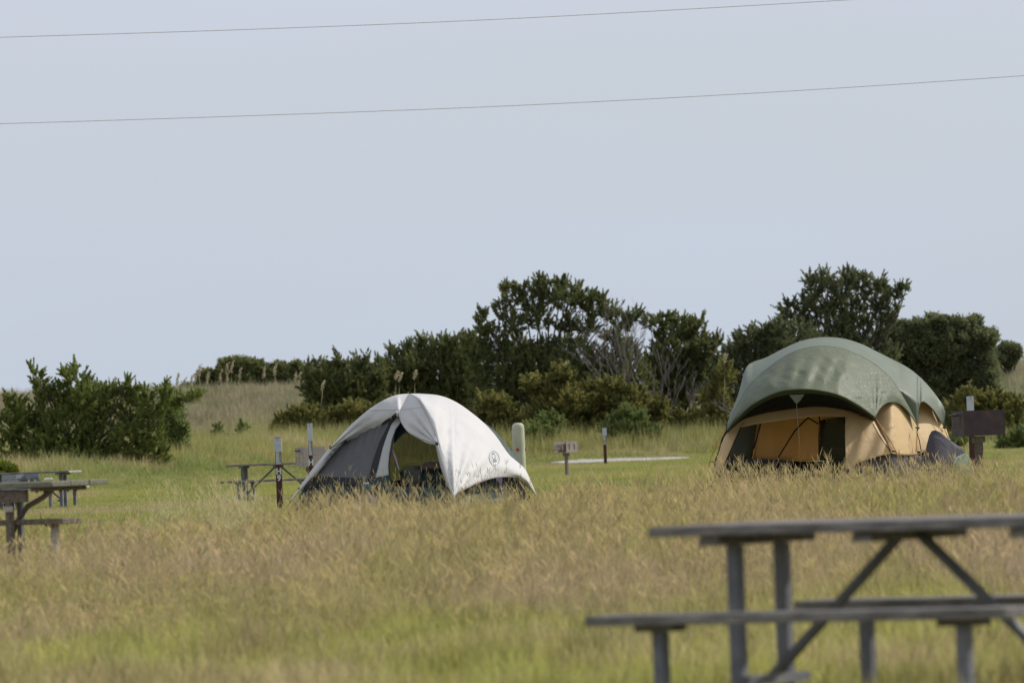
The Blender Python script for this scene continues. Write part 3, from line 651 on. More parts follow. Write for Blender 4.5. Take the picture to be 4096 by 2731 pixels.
# low grass at the near side, round the front table
pw = [proto('low_tuft', 30, .06, .24, .009, .12, .7, 140 + i, m=GMAT) for i in range(4)]
p, rs = pts_in(24, 54, lambda y: 46 if y < 44 else 30, 3, 3.6); n = len(p)
n1 = vnoise(p[:, 0], p[:, 1] * .5, .9, 14); tt = mixc(T_OLV * 1.05, T_YG, n1 * 1.8 - .05); tt = mixc(tt, T_TAN, (vnoise(p[:, 0], p[:, 1] * .5, .6, 15) - .42) * 2.4)
tt = mixc(tt, T_RED, (vnoise(p[:, 0], p[:, 1], .5, 16) - .70) * 3) * rs.uniform(.5, 1.4, n)[:, None] * (.7 + .6 * vnoise(p[:, 0], p[:, 1], .16, 42))[:, None]
scatter('short_grass', 'short yellow green grass around the nearest picnic table', np.column_stack([p, G(p[:, 0], p[:, 1])]), np.stack([np.ones(n), np.ones(n), (.35 + 1.1 * vnoise(p[:, 0], p[:, 1], .3, 17))], 1), tt, pw, 23)

# mown lawn
pl = [proto('lawn_tuft', 26, .04, .10, .014, .22, .9, 150 + i, m=GMAT) for i in range(4)]
p, rs = pts_in(60, 262, lambda y: 24 if y < 100 else (15 if y < 160 else 9), 4, 3.0)
u = p[:, 0] / p[:, 1]; keep = (p[:, 1] > edge(u) - 3)
for nme, lb, pp in PADS:
    xa = min(q[0] for q in pp); xb = max(q[0] for q in pp); ya = min(q[1] for q in pp); yb = max(q[2] for q in pp)
    keep &= ~((p[:, 0] > xa) & (p[:, 0] < xb) & (p[:, 1] > ya - 1.2) & (p[:, 1] < yb) & (rs.rand(len(p)) < .93))
p = p[keep]; n = len(p)
n1 = vnoise(p[:, 0], p[:, 1] * .35, 2.4, 24); tt = mixc(T_GRN, T_YG, n1 * 1.25); tt = mixc(tt, T_TAN, (vnoise(p[:, 0], p[:, 1] * .25, 3.2, 25) - .55) * 1.9 + .05)
tt = tt * rs.uniform(.82, 1.15, n)[:, None]
scatter('lawn', 'mown green lawn of the campground behind the tents', np.column_stack([p, G(p[:, 0], p[:, 1])]), np.stack([np.full(n, 1.15), np.full(n, 1.15), .7 + .6 * rs.rand(n)], 1), tt, pl, 24)

# rough meadow and dune grass
pr = [proto('rough_tuft', 26, .2, .55, .02, .28, .7, 160 + i, m=GMAT) for i in range(4)]
p, rs = pts_in(200, 350, lambda y: 5.5, 5, 4.0)
G0 = G(p[:, 0], p[:, 1]); u = p[:, 0] / p[:, 1]; rise = G0
hh = sm(.12, .5, G0); fade = sm(.15, .75, G0 + .25 * (u > -.02)); keep = (hh > .03) & (rs.rand(len(p)) < .2 + hh); p = p[keep]; hh = hh[keep] * fade[keep]; fade = fade[keep]; G0 = G0[keep]; n = len(p)
n1 = vnoise(p[:, 0], p[:, 1] * .5, 3.5, 31); n2 = vnoise(p[:, 0], p[:, 1] * .5, 1.7, 32)
tt = mixc(T_OLV, T_TAN, n1 * 1.5 - .3); tt = mixc(tt, T_GRN, (n2 - .45) * 2.2 + 1.0 * (1 - fade)); dn = sm(300, 318, p[:, 1]); tt = tt * (1 - dn)[:, None] + dn[:, None] * mixc(T_SAGE, T_DUNE, n1 * .9 + n2 * .9 - .35) * (.85 + .3 * vnoise(p[:, 0], p[:, 1], .8, 40))[:, None]
wd_ = sm(258, 268, p[:, 1]) * sm(290, 280, p[:, 1]) * (vnoise(p[:, 0], p[:, 1], 2.5, 44) > .25)
tt = mixc(tt, mixc(T_GRN * .8, T_OLV, n2), wd_ * .75)
hh = hh + wd_ * .9 * (.3 + vnoise(p[:, 0], p[:, 1], 1.3, 45))
tt = tt * rs.uniform(.75, 1.2, n)[:, None]
scatter('dune_grass', 'rough tan and sage grass covering the rise and the dunes', np.column_stack([p, G0]), np.stack([np.ones(n), np.ones(n), (.35 + .75 * hh) * rs.uniform(.6, 1.25, n)], 1), tt, pr, 25)

# ------------------------------------------------------------------ picnic tables
def wood(name, a, b, c=None): return mat(name, a, .85, b, 7, bump=.006, bscale=22, stretch=(1.0, 7, 7), col3=c)
W_TOP = wood('weathered_board', (.12, .11, .10), (.29, .265, .235), (.38, .35, .31))
W_MOSS = wood('mossy_board', (.16, .155, .12), (.27, .26, .18), (.25, .26, .08))
W_PALE = wood('pale_end_board', (.40, .36, .33), (.52, .47, .43))
STEEL = mat('galvanised_steel', (.16, .163, .178), .6, (.225, .226, .24), 9, metal=.3)
BRACE = mat('brace_steel', (.11, .11, .115), .6, (.17, .165, .16), 8, metal=.2)
W_BRN = wood('brown_board', (.13, .10, .075), (.24, .20, .16))
def picnic_table(label, loc, rz, L=1.83, W=.75, bv=.72, mtop=W_TOP, mleg=STEEL, mbrace=BRACE, legw=.062, lu=.67, lv=.16, moss=None, braces='centre', pale_ends=False, Lb=None):
    t = thing('picnic_table', loc, label, 'picnic table', 'picnic tables around the campsites', rz)
    pw_ = W / 3; Lb = Lb or L
    for k in range(3):
        bm = bmesh.new(); v = -W / 2 + pw_ * (k + .5); box(bm, (0, v, .742), (L + (.0, .012, -.008)[k], pw_ - .008, .038), None, .004)
        o = build('board', bm, mtop, t)
        if moss and k >= 0: o.data.materials[0] = moss
    for sg in (-1, 1):
        bm = bmesh.new(); box(bm, (0, sg * bv, .431), (Lb, .245, .038), None, .004); b = build('bench', bm, mtop, t)
        if pale_ends:
            for e in (-1, 1):
                bm = bmesh.new(); box(bm, (e * (Lb / 2 + .004), sg * bv, .431), (.012, .236, .034)); build('end_cap', bm, W_PALE, b)
    if pale_ends:
        for e in (-1, 1):
            for k in range(3):
                bm = bmesh.new(); box(bm, (e * (L / 2 + .010), -W / 2 + pw_ * (k + .5), .742), (.012, pw_ - .02, .034)); build('end_cap', bm, W_PALE, t)
    for e in (-1, 0, 1):
        bm = bmesh.new(); box(bm, (e * (lu + .0), 0, .703), (.085, W - .08, .037), None, .003); build('cleat', bm, mtop, t)
    for e in (-1, 1):
        for q in (-1, 1):
            bm = bmesh.new(); box(bm, (e * lu, q * lv, .32), (legw, legw, .725), None, .006); build('leg', bm, mleg, t)
            bm = bmesh.new(); box(bm, (e * (lu - .02), q * bv, .18), (legw * .95, legw * .95, .44), None, .006); build('bench_leg', bm, mleg, t)
            bm = bmesh.new(); box(bm, (e * (lu - .02), q * bv, .398), (.17, .09, .024)); build('bracket', bm, mtop, t)
        bm = bmesh.new(); bar(bm, (e * (lu - .05), -lv - .05, .18), (e * (lu - .05), lv + .05, .18), .05, .035); build('cross_rail', bm, mleg, t)
    for e in (-1, 1):
        bm = bmesh.new()
        if braces == 'centre': bar(bm, (e * .045, 0, .70), (e * (lu - .04), 0, .185), .04, .028)
        else:
            bar(bm, (e * (lu - .02), 0, .20), (e * (L / 2 - .02), 0, .70), .05, .03)
        build('brace', bm, mbrace, t)
    return t
# nearest table, right way round: its right end is the nearer one
c0 = P(2300 + 1760 / 1.31, 2200, 27.25)
picnic_table('large blurred grey picnic table nearest the camera at lower right', (c0.x, 27.25, 0), -R(35), L=1.83, Lb=1.80, bv=.705, legw=.052)
# left table with mossy board ends
def left_table():
    D0 = 58.0; t = thing('picnic_table', (P(100, 1900, D0).x, D0, g1(P(100, 1900, D0).x, D0)), 'weathered picnic table with mossy board ends cut off by the left picture edge', 'picnic table', 'picnic tables around the campsites', absolute=True)
    # frame: near corner of the top at photo pixel 210, end edge runs right and away, long side left and away
    A = R(34.5); e = Vector((math.sin(A), math.cos(A), 0)); l = Vector((-math.cos(A), math.sin(A), 0))
    q = P(208, 1926, D0); zt = q.z
    def brd(nm, o, wv, lv_, h, m, dz=0, sub=None):
        bm = bmesh.new(); c = o + e * (wv / 2) + l * (lv_ / 2); M = Matrix((l, e, Vector((0, 0, 1)))).transposed()
        box(bm, c + Vector((0, 0, -h / 2 + dz)), (lv_, wv, h), M, .005); return build(nm, bm, m, sub or t)
    brd('board', q, .236, 1.83, .040, W_MOSS); brd('board', q + e * .243 + l * .004, .236, 1.83, .040, W_MOSS, .003); brd('board', q + e * .486, .236, 1.83, .040, W_MOSS, .004)
    # thick side apron under the left part, cleat with bolts under the end
    brd('cleat', q + e * .05 + l * .16 + Vector((0, 0, -.042)), .60, .10, .03, W_BRN)
    bm = bmesh.new()
    bm.free()
    for k in range(6):
        bm = bmesh.new(); tube(bm, [q + e * (.07 + .1 * k) + l * .21 + Vector((0, 0, -.07)), q + e * (.07 + .1 * k) + l * .21 + Vector((0, 0, -.085))], .012, 6); build('bolt', bm, BRACE, t)
    brd('apron', P(105, 1957, D0 + .25) + e * -.02, .05, 1.3, .10, W_BRN)
    # bench on the far side seen under the top
    b0 = P(250, 2073, D0 + .10)
    bn = brd('bench', b0, .245, 1.83, .042, W_BRN)
    brd('end_cap', b0 - l * .014 + e * .004 + Vector((0, 0, -.003)), .238, .012, .036, W_PALE, 0, bn)
    def post(nm, sx, sy, dd, wd_, m, bot=-.3):
        p_ = P(sx, sy, D0 + dd); bm = bmesh.new(); bar(bm, (p_.x, p_.y, -.1), (p_.x, p_.y, p_.z), wd_, None, .006, Vector((math.sin(A), math.cos(A), 0))); build(nm, bm, m, t)
    post('leg', 36, 1975, .35, .055, W_BRN); post('leg', 77, 1965, .8, .042, STEEL); post('bench_leg', 218, 2088, .3, .055, W_PALE)
    bm = bmesh.new(); pb = [P(172, 2092, D0 + .25), P(190, 2112, D0 + .27), P(204, 2120, D0 + .28), P(216, 2112, D0 + .28), P(218, 2090, D0 + .25)]
    vs = [bm.verts.new(v) for v in pb] + [bm.verts.new(v + Vector((0, .05, 0))) for v in pb]; k = len(pb)
    bm.faces.new(vs[:k]); bm.faces.new(vs[k:][::-1])
    for i in range(k): bm.faces.new((vs[i], vs[(i + 1) % k], vs[k + (i + 1) % k], vs[k + i]))
    build('bracket', bm, W_BRN, t)
    bm = bmesh.new(); pts = [P(216, 1950, D0 + .3), P(170, 1990, D0 + .35), P(110, 2025, D0 + .4), P(72, 2080, D0 + .45), P(50, 2130, D0 + .45)]
    tube(bm, pts, .022, 8); build('brace', bm, W_BRN, t, True)
    pp = P(36, 2035, D0 + .31); bm = bmesh.new(); box(bm, (pp.x, pp.y, pp.z), (.062, .062, .045)); s = build('label_plate', bm, W_PALE, t)
    bm = bmesh.new(); box(bm, (pp.x + .010, pp.y - .033, pp.z + .012), (.03, .003, .007)); build('label_stripe', bm, mat('label_red', (.45, .12, .05), .6), s)
left_table()
def put_table(label, sx, D0, rz, **k):
    x = P(sx, 1741, D0).x; return picnic_table(label, (x, D0, g1(x, D0)), rz, **k)
put_table('grey picnic table behind the left table with pale board ends', 117, 146, -R(16), pale_ends=True, lv=.12)
put_table('grey picnic table on the lawn between the marked post and the far shrubs', 1108, 143, R(-9), bv=.70, L=1.88, Lb=1.98)

# ------------------------------------------------------------------ grills
RUST = mat('rusty_brown_steel', (.060, .042, .044), .6, (.085, .055, .052), 6, bump=.003, bscale=30, col3=(.15, .075, .045))
RUST_IN = mat('rusted_inside', (.20, .11, .06), .85, (.33, .20, .12), 12)
PALEBOX = mat('faded_grill_paint', (.30, .255, .225), .8, (.40, .35, .31), 9, col3=(.24, .15, .09))
GREYBOX = mat('grey_grill_steel', (.20, .22, .25), .6, (.30, .31, .33), 7, col3=(.25, .17, .12))
WPOST = wood('old_post', (.16, .12, .10), (.27, .22, .19))
def slotted(bm, w_, h_, y, slots=True, thick=.005):
    """side wall in the xz plane of size w_ x h_ with two serrated slots"""
    outer = [(-w_ / 2, 0), (w_ / 2, 0), (w_ / 2, h_), (-w_ / 2, h_)]
    def loop(pts, yy):
        vs = [bm.verts.new((x, yy, z)) for x, z in pts]; return [bm.edges.new((vs[i], vs[(i + 1) % len(vs)])) for i in range(len(vs))], vs
    for yy in (y,):
        es, _ = loop(outer, yy)
        if slots:
            for cx in (-w_ * .22, w_ * .22):
                pts = []; top = h_ * .75; bt = h_ * .25; n_ = 4
                for k in range(n_):
                    z0 = bt + (top - bt) * k / n_; z1 = bt + (top - bt) * (k + .8) / n_; pts += [(cx + .008, z0), (cx + .040, z1)]
                pts += [(cx + .008, top + .01)] + [(cx - .018, top + .01), (cx - .018, bt)]
                e2, _ = loop(pts, yy); es += e2
        bmesh.ops.triangle_fill(bm, edges=es, use_beauty=True)
def grill(label, loc, rz, w_=.55, d_=.38, h_=.25, pz=.85, m=RUST, mpost=WPOST, pw2=.09, handle=True, steel_collar=True, grate=True):
    """park grill: three walls and floor, open towards +y, on a post"""
    t = thing('park_grill', loc, label, 'grill', 'park grills on posts', rz)
    bm = bmesh.new(); box(bm, (0, -d_ / 2, h_ / 2), (w_, .006, h_)); box(bm, (0, 0, .004), (w_ - .014, d_ - .014, .006))
    fb = bmesh.new()
    for sx in (-1, 1):
        tmp = bmesh.new(); slotted(tmp, d_ - .012, h_, 0); bmesh.ops.rotate(tmp, verts=tmp.verts, cent=(0, 0, 0), matrix=Matrix.Rotation(math.pi / 2, 3, 'Z'))
        bmesh.ops.translate(tmp, verts=tmp.verts, vec=(sx * (w_ / 2 - .004), 0, 0)); me = bpy.data.meshes.new('x'); tmp.to_mesh(me); tmp.free(); bm.from_mesh(me); bpy.data.meshes.remove(me)
    bmesh.ops.translate(bm, verts=bm.verts, vec=(0, 0, pz)); o = build('firebox', bm, m, t)
    md = o.modifiers.new('Solidify', 'SOLIDIFY'); md.thickness = .005; md.offset = 0
    bm = bmesh.new(); box(bm, (0, 0, (pz - .02) / 2 - .1), (pw2, pw2, pz + .16), None, .006); build('post', bm, mpost, t)
    bm = bmesh.new(); box(bm, (0, 0, pz - .055), (pw2 + .05, pw2 + .05, .09), None, .004); build('collar', bm, mat('collar_steel', (.30, .27, .24), .7, (.20, .13, .10), 20), t)
    if grate:
        bm = bmesh.new()
        for k in range(13): x = -w_ / 2 + .03 + (w_ - .06) * k / 12; bar(bm, (x, -d_ / 2 + .02, pz + h_ * .72), (x, d_ / 2 - .02, pz + h_ * .72), .008)
        for yy in (-d_ / 2 + .03, d_ / 2 - .03): bar(bm, (-w_ / 2 + .02, yy, pz + h_ * .72 - .01), (w_ / 2 - .02, yy, pz + h_ * .72 - .01), .01)
        build('grate', bm, BRACE, t)
    if handle:
        bm = bmesh.new(); pts = []
        yy = -d_ * .1; bar(bm, (-w_ / 2 + .01, yy + .10, pz + h_ * .84), (-w_ / 2 - .02, yy, pz + h_ * .84), .012)
        for k in range(60):
            a = k * .9; pts.append(Vector((-w_ / 2 - .02 - .0012 * k, yy + .016 * math.cos(a) - .0, pz + h_ * .84 + .016 * math.sin(a))))
        tube(bm, pts, .0045, 5); tube(bm, [(-w_ / 2 - .01, yy, pz + h_ * .84), (-w_ / 2 - .13, yy, pz + h_ * .84), (-w_ / 2 - .15, yy - .02, pz + h_ * .86)], .006, 6); build('handle', bm, BRACE, t, True)
    return t
def gloc(sx, D0): x = P(sx, 1741, D0).x; return (x, D0, g1(x, D0))
# brown grill right of the green tent
D0 = 104.0
zt = P(3905, 1645, D0).z; zb = P(3905, 1745, D0).z
grill('dark brown steel grill on a wooden post right of the green tent', (P(3912, 1700, D0).x, D0, g1(0, D0)), R(15), w_=.60, d_=.56, h_=zt - zb, pz=zb - .0, pw2=.10, mpost=W_BRN)
D0 = 131
zt = P(1230, 1788, D0).z; zb = P(1230, 1864, D0).z
grill('faded tan grill behind the second marker post beside the white tent', gloc(1237, D0), R(28), w_=.42, d_=.34, h_=zt - zb, pz=zb, m=PALEBOX, pw2=.08)
D0 = 187
zt = P(2255, 1768, D0).z; zb = P(2255, 1812, D0).z
grill('small pale tan grill on a thin post alone on the far lawn', gloc(2262, D0), R(135), w_=.42, d_=.42, h_=zt - zb, pz=zb, m=PALEBOX, pw2=.07, handle=False)
D0 = 112
zt = P(60, 1896, D0).z; zb = P(60, 1957, D0).z
grill('grey steel grill behind the left picnic table with its open front facing right', gloc(76, D0), R(180 + 42), w_=.44, d_=.36, h_=zt - zb, pz=zb, m=GREYBOX, mpost=STEEL, pw2=.06, handle=False)

# ------------------------------------------------------------------ marker posts
BROWN = mat('brown_painted_post', (.060, .024, .018), .7, (.085, .036, .027), 14, bump=.003, col3=(.16, .10, .075))
CAPM = mat('pale_metal_cap', (.46, .48, .50), .5, (.55, .57, .59), 12)
STK = mat('pale_sticker', (.42, .44, .44), .6, (.50, .52, .52), 20); GRNINK = mat('green_ink', (.03, .17, .08), .6); WHT = mat('white_paint', (.72, .72, .70), .6, (.55, .55, .53), 60)
def marker(label, sx, D0, ht, wd_=.095, cap=.22, rz=0.0, chars='', drop=.26, stk=.185, capw=None, group=None, sticker=True, csz=.13, zg=None):
    x = P(sx, 1741, D0).x; z = g1(x, D0) if zg is None else zg
    t = thing('marker_post', (x, D0, z), label, 'post', 'numbered brown marker posts', rz)
    bm = bmesh.new(); box(bm, (0, 0, (ht - .3) / 2), (wd_, wd_, ht + .3), None, .008); build('post', bm, BROWN, t)
    bm = bmesh.new(); cw = capw or wd_ + .022
    for s_ in (-1, 1): box(bm, (0, s_ * cw / 2, ht - .012 - cap / 2), (cw, .004, cap)); box(bm, (s_ * cw / 2, 0, ht - .012 - cap / 2), (.004, cw - .006, cap))
    cp = build('cap', bm, CAPM, t)
    bm = bmesh.new(); box(bm, (0, -cw / 2 - .004, ht - .04), (.018, .006, .012)); build('staple', bm, BRACE, cp)
    z0 = ht - .012 - cap
    if sticker:
        bm = bmesh.new(); box(bm, (0, -wd_ / 2 - .002, z0 - .002 - stk / 2), (wd_ * .82, .003, stk)); s_ = build('sticker', bm, STK, t)
        bm = bmesh.new(); rr = random.Random(D0)
        for k in range(9): box(bm, (wd_ * .27 + rr.uniform(-.003, .003), -wd_ / 2 - .005, z0 - .018 - k * .018), (.020 + rr.uniform(-.006, .004), .002, .010), Euler((0, rr.uniform(-.5, .5), 0)))
        build('sticker_print', bm, GRNINK, s_)
    if chars:
        for k, ch in enumerate(chars):
            me = text_mesh(ch, csz * 1.28, .0015, .006); me.transform(Matrix.Rotation(math.pi / 2, 4, 'X')); me.transform(Matrix.Diagonal((.92, 1, 1, 1)))
            me.transform(Matrix.Translation((0, -wd_ / 2 - .004, z0 - drop - k * csz * 1.08))); o = link('letter', me, WHT, t)
            if ch == 'H':      # slab serifs
                bm = bmesh.new()
                for a in (-1, 1):
                    for b in (-1, 1): box(bm, (a * csz * .30, 0, b * csz * .43), (csz * .26, .003, csz * .11))
                bmesh.ops.translate(bm, verts=bm.verts, vec=(0, -wd_ / 2 - .0035, z0 - drop - k * csz * 1.08)); build('serif', bm, WHT, o)
    return t
def ztop(sx, sy, D0): return P(sx, sy, D0).z
D0 = 117.5; marker('brown marker post lettered H9 standing left of the white tent', 1110, D0, ztop(1107, 1749, D0) - g1(-3.5, D0), wd_=.098, cap=.215, capw=.112, chars='H9', csz=.10, drop=.315, stk=.20)
D0 = 121.; marker('brown marker post with a single letter H partly hidden by the white tent', 1240, D0, ztop(1236, 1690, D0) - g1(-3.2, D0), wd_=.066, cap=.285, capw=.078, chars='H', csz=.10, drop=.355, stk=.235)
D0 = 250.; marker('far brown marker post with a white top beside the pale gravel strip', 2418, D0, ztop(2416, 1709, D0) - g1(3, D0), wd_=.11, cap=.26, capw=.15, chars='H', csz=.10)
D0 = 112.; marker('marker post with a pale metal cap rising behind the brown grill', 3886, D0, ztop(3882, 1581, D0), wd_=.085, cap=.235, capw=.10)

# bollard
D0 = 155.
bx = P(2073, 1741, D0).x; zt = ztop(2068, 1690, D0)
t = thing('bollard', (bx, D0, g1(bx, D0)), 'thick pale wooden bollard with red reflectors behind the white tent', 'bollard')
bm = bmesh.new(); rr = .135; lathe(bm, [(rr, -.3), (rr * 1.0, .4), (rr * .97, zt - .12), (rr * .9, zt - .05), (rr * .62, zt - .008), (.02, zt)], 24)
build('post', bm, mat('pale_green_timber', (.40, .40, .28), .85, (.54, .53, .40), 5, bump=.006, stretch=(1, 1, .3), col3=(.25, .22, .16)), t, True)
red = mat('red_reflector', (.42, .01, .015), .3, spec=.6)
for an in (-100, 2):
    bm = bmesh.new(); bmesh.ops.create_cone(bm, cap_ends=True, segments=16, radius1=.037, radius2=.030, depth=.022)
    a = R(an); bmesh.ops.rotate(bm, verts=bm.verts, cent=(0, 0, 0), matrix=Matrix.Rotation(math.pi / 2, 3, 'Y'))
    bmesh.ops.rotate(bm, verts=bm.verts, cent=(0, 0, 0), matrix=Matrix.Rotation(a, 3, 'Z'))
    bmesh.ops.translate(bm, verts=bm.verts, vec=(math.cos(a) * (rr + .004), math.sin(a) * (rr + .004), ztop(2068, 1797, D0))); build('reflector', bm, red, t)

# power lines
wire = mat('wire_grey', (.85, .84, .88), .5)
for lab, pts in (('upper thin overhead wire crossing the sky near the top of the picture', [(-700, 174), (0, 150), (1000, 118), (2048, 75), (3396, 0), (4700, -82)]),
                 ('lower thin overhead wire crossing the whole sky', [(-700, 512), (0, 495), (1000, 463), (2048, 423), (3100, 368), (4096, 303), (4800, 250)])):
    cur = icurve(pts); c = bpy.data.meshes.new('wire'); bm = bmesh.new(); tube(bm, [P(x, y, 130.) for x, y in cur], .0092, 6); tag(build('power_line', bm, wire, None, True), lab, 'power line', 'overhead wires')

# ------------------------------------------------------------------ white tent
FLY = fabric('fly_offwhite', (.74, .72, .70), .22, .02, 3.2, (.70, .68, .66))
INNER = fabric('inner_grey', (.19, .19, .19), .35, .012, 6, stretch=(4, 4, .5))
INW = fabric('inner_white', (.60, .60, .56), .3, .01, 5)
GREENF = fabric('dark_green_fabric', (.016, .045, .045), .12, .015, 5, (.012, .034, .036))
TEALF = fabric('teal_fabric', (.10, .17, .16), .2, .02, 7)
BLACKM = mat('black_mesh', (.02, .02, .022), .7, transp=.25)
MESHW = mat('grey_insect_mesh', (.06, .065, .04), .8, transp=.45)
BLK = mat('black_webbing', (.018, .017, .018), .6); CORD = mat('white_cord', (.6, .58, .6), .6)
ORG = mat('orange_pole', (.55, .24, .03), .4); DPOLE = mat('dark_pole', (.03, .03, .03), .4); LILAC = fabric('lilac_fabric', (.33, .26, .34), .2, .015, 6)
INK = mat('slate_ink', (.17, .21, .24), .7)
tw = thing('dome_tent', (Z1(1186, 1100, 114).x, 114, 0), 'white dome tent with its front flaps tied open and dark green lower walls', 'tent', absolute=True)
CX = 1186.
dA = lambda x: 114 + (x - CX) / 536 * .335
dB = lambda x: 114 - (x - CX) / 536 * 2.986
arcA = [(110, 1155), (215, 985), (300, 862), (400, 722), (545, 548), (700, 378), (860, 240), (1000, 155), (1100, 120), (1200, 112)]
arcB = [(1200, 112), (1250, 150), (1300, 225), (1350, 330), (1400, 440), (1430, 530), (1470, 690), (1510, 830), (1560, 965), (1578, 1110)]
arcC = [(1200, 112), (1290, 113), (1450, 130), (1600, 195), (1780, 330), (1900, 455), (2010, 610), (2090, 680), (2150, 740), (2200, 850), (2245, 955), (2290, 1060)]
fA, fB, fC = f_of_x(arcA), f_of_x(arcB), f_of_x(arcC)
def nz1(x, y, s, sd): return float(vnoise([x], [y], s, sd)[0]) - .5
# front of the fly: brow plus two tied back flaps
top = lambda x: fA(x) if x < 1200 else fB(x)
dtp = lambda x: dA(x) if x < CX else dB(x)
lowpts = [(545, 560), (620, 532), (700, 492), (800, 452), (900, 400), (1000, 328), (1060, 288), (1096, 262), (1106, 292), (1118, 335), (1140, 378), (1180, 428), (1230, 462), (1300, 503), (1360, 524), (1425, 534)]
fl = f_of_x(lowpts)
dlow = lambda x: 113.60 + (x - 545) / 880 * (112.67 - 113.60) + .62 * math.sin(math.pi * (x - 545) / 880)
def wrf(x, y, v, u_):
    # folds fanning out from the two tie points
    a1 = math.atan2(y - 560, x - 540); a2 = math.atan2(y - 535, 1430 - x)
    r1 = math.exp(-max(0, x - 545) / 260); r2 = math.exp(-max(0, 1425 - x) / 190)
    return (.030 * math.sin(a1 * 26) * r1 + .034 * math.sin(a2 * 22 + 1) * r2) * min(1, v * 2) + .02 * nz1(x, y, 60, 2) - .05 * math.sin(v * math.pi) * float(np.interp(x, [1000, 1200], [.4, 1]))
xs = list(np.linspace(545, 1425, 90))
ff = sheet('fly_front', Z1, xs, top, fl, dtp, dlow, FLY, tw, rows=26, bulge=.04, wr=wrf)
# right side of the fly
bot = f_of_x([(1560, 965), (1600, 925), (1700, 872), (1850, 813), (1980, 795), (2080, 803), (2150, 862), (2245, 958)])
bt = lambda x: fB(x) if x < 1560 else bot(x)
dbt = lambda x: dB(x) if x < 1560 else 111.92 + (x - 1560) / 685 * (114.66 - 111.92)
def wrs(x, y, v, u_):
    a = math.atan2(965 - y, x - 1555); r = math.exp(-math.hypot(x - 1555, y - 965) / 330); a2 = math.atan2(535 - y, x - 1425); r2 = math.exp(-math.hypot(x - 1425, y - 535) / 130)
    a3 = math.atan2(955 - y, 2245 - x); r3 = math.exp(-math.hypot(x - 2245, y - 955) / 200)
    edge_ = min(1, 4 * v * (1.02 - v) + .05)
    return (.05 * math.sin(a * 19) * r + .007 * math.sin(a2 * 15) * r2 + .03 * math.sin(a3 * 15) * r3) * edge_ + .035 * nz1(x + y * .6, (y - x) * .5, 90, 3) * edge_
xs = list(np.linspace(1201, 2243, 130))
fr = sheet('fly_side', Z1, xs, fC, bt, dA, dbt, FLY, tw, rows=40, bulge=.30, wr=wrs)
# rolled fly edges running down the two front corners to the ground
def strip(name, L1, L2, m, parent, n=24, bul=.03):
    a = icurve(L1); b = icurve(L2); V = []; F = []
    def at(c, f):
        k = f * (len(c) - 1); i = min(int(k), len(c) - 2); t_ = k - i; return [c[i][j] * (1 - t_) + c[i + 1][j] * t_ for j in range(3)]
    for i in range(n + 1):
        p_ = at(a, i / n); q_ = at(b, i / n)
        for j in range(7):
            f = j / 6; V.append(Z1(p_[0] * (1 - f) + q_[0] * f, p_[1] * (1 - f) + q_[1] * f, p_[2] * (1 - f) + q_[2] * f - bul * math.sin(f * math.pi)))
    for i in range(n):
        for j in range(6): k = i * 7 + j; F.append((k, k + 1, k + 8, k + 7))
    o = fromlists(name, V, F, m, parent, True); md = o.modifiers.new('Solidify', 'SOLIDIFY'); md.thickness = .004; return o
strip('fly_corner', [(540, 550, dA(540)), (400, 722, dA(400)), (300, 862, dA(300)), (215, 985, dA(215))], [(566, 560, dA(560) - .05), (470, 720, dA(460) - .03), (350, 850, dA(340) - .03), (222, 990, dA(215) - .01)], FLY, tw)
strip('fly_corner', [(545, 590, dA(545) + .06), (500, 680, dA(500) + .06), (440, 745, dA(440) + .05), (385, 792, dA(385) + .04)], [(566, 585, dA(560) + .05), (545, 640, dA(545) + .05), (500, 720, dA(500) + .05), (430, 792, dA(430) + .05)], FLY, tw, bul=.01)
strip('fly_corner', [(1410, 536, dB(1415) - .02), (1430, 640, dB(1430)), (1470, 780, dB(1470)), (1520, 900, dB(1520)), (1556, 965, dB(1556))], [(1432, 534, dB(1432) - .03), (1478, 690, dB(1475) - .03), (1520, 830, dB(1515) - .03), (1552, 920, dB(1548) - .03), (1572, 962, dB(1568) - .02)], FLY, tw, bul=.04)
# back of the fly and back walls (world space, opposite pole mirrored through the centre)
ctr = Z1(CX, 112, 114)
def wpts(arc, dep): return [Z1(x, y, dep(x)) for x, y in icurve(arc)]
WA = wpts(arcA, dA)[::-1]; WB = wpts(arcB, dB); WC = wpts(arcC, dA)
WD = [Vector((2 * ctr.x - p_.x, 2 * 114 - p_.y, p_.z)) for p_ in WB]
def along(c, z):      # point of an arc at height z
    for i in range(len(c) - 1):
        if c[i].z >= z >= c[i + 1].z or i == len(c) - 2:
            f = (c[i].z - z) / max(1e-6, c[i].z - c[i + 1].z); return c[i].lerp(c[i + 1], max(0, min(1, f)))
def wall(name, c1, c2, z0, z1, m, inset=.0, bul=.2, rows=14, cols=18, scallop=0.0):
    V = []; F = []
    for j in range(rows + 1):
        for i in range(cols + 1):
            u_ = i / cols; zz = z1 + (z0 + scallop * math.sin(math.pi * u_) - z1) * j / rows
            a = along(c1, zz); b = along(c2, zz); p_ = a.lerp(b, u_); o_ = Vector((p_.x - ctr.x, p_.y - 114, 0)); l_ = o_.length
            if l_ > 1e-3: p_ = p_ + o_ / l_ * (bul * math.sin(math.pi * u_) * min(1, l_) - inset * min(1, l_))
            V.append(p_)
    for j in range(rows):
        for i in range(cols): k = j * (cols + 1) + i; F.append((k, k + 1, k + cols + 2, k + cols + 1))
    o = fromlists(name, V, F, m, tw, True); md = o.modifiers.new('Solidify', 'SOLIDIFY'); md.thickness = .004; return o
ZT = ctr.z - .01
wall('fly_back', WA, WD, 1.15, ZT, FLY, scallop=.12); wall('fly_back', WD, WC, 1.15, ZT, FLY, scallop=.12)
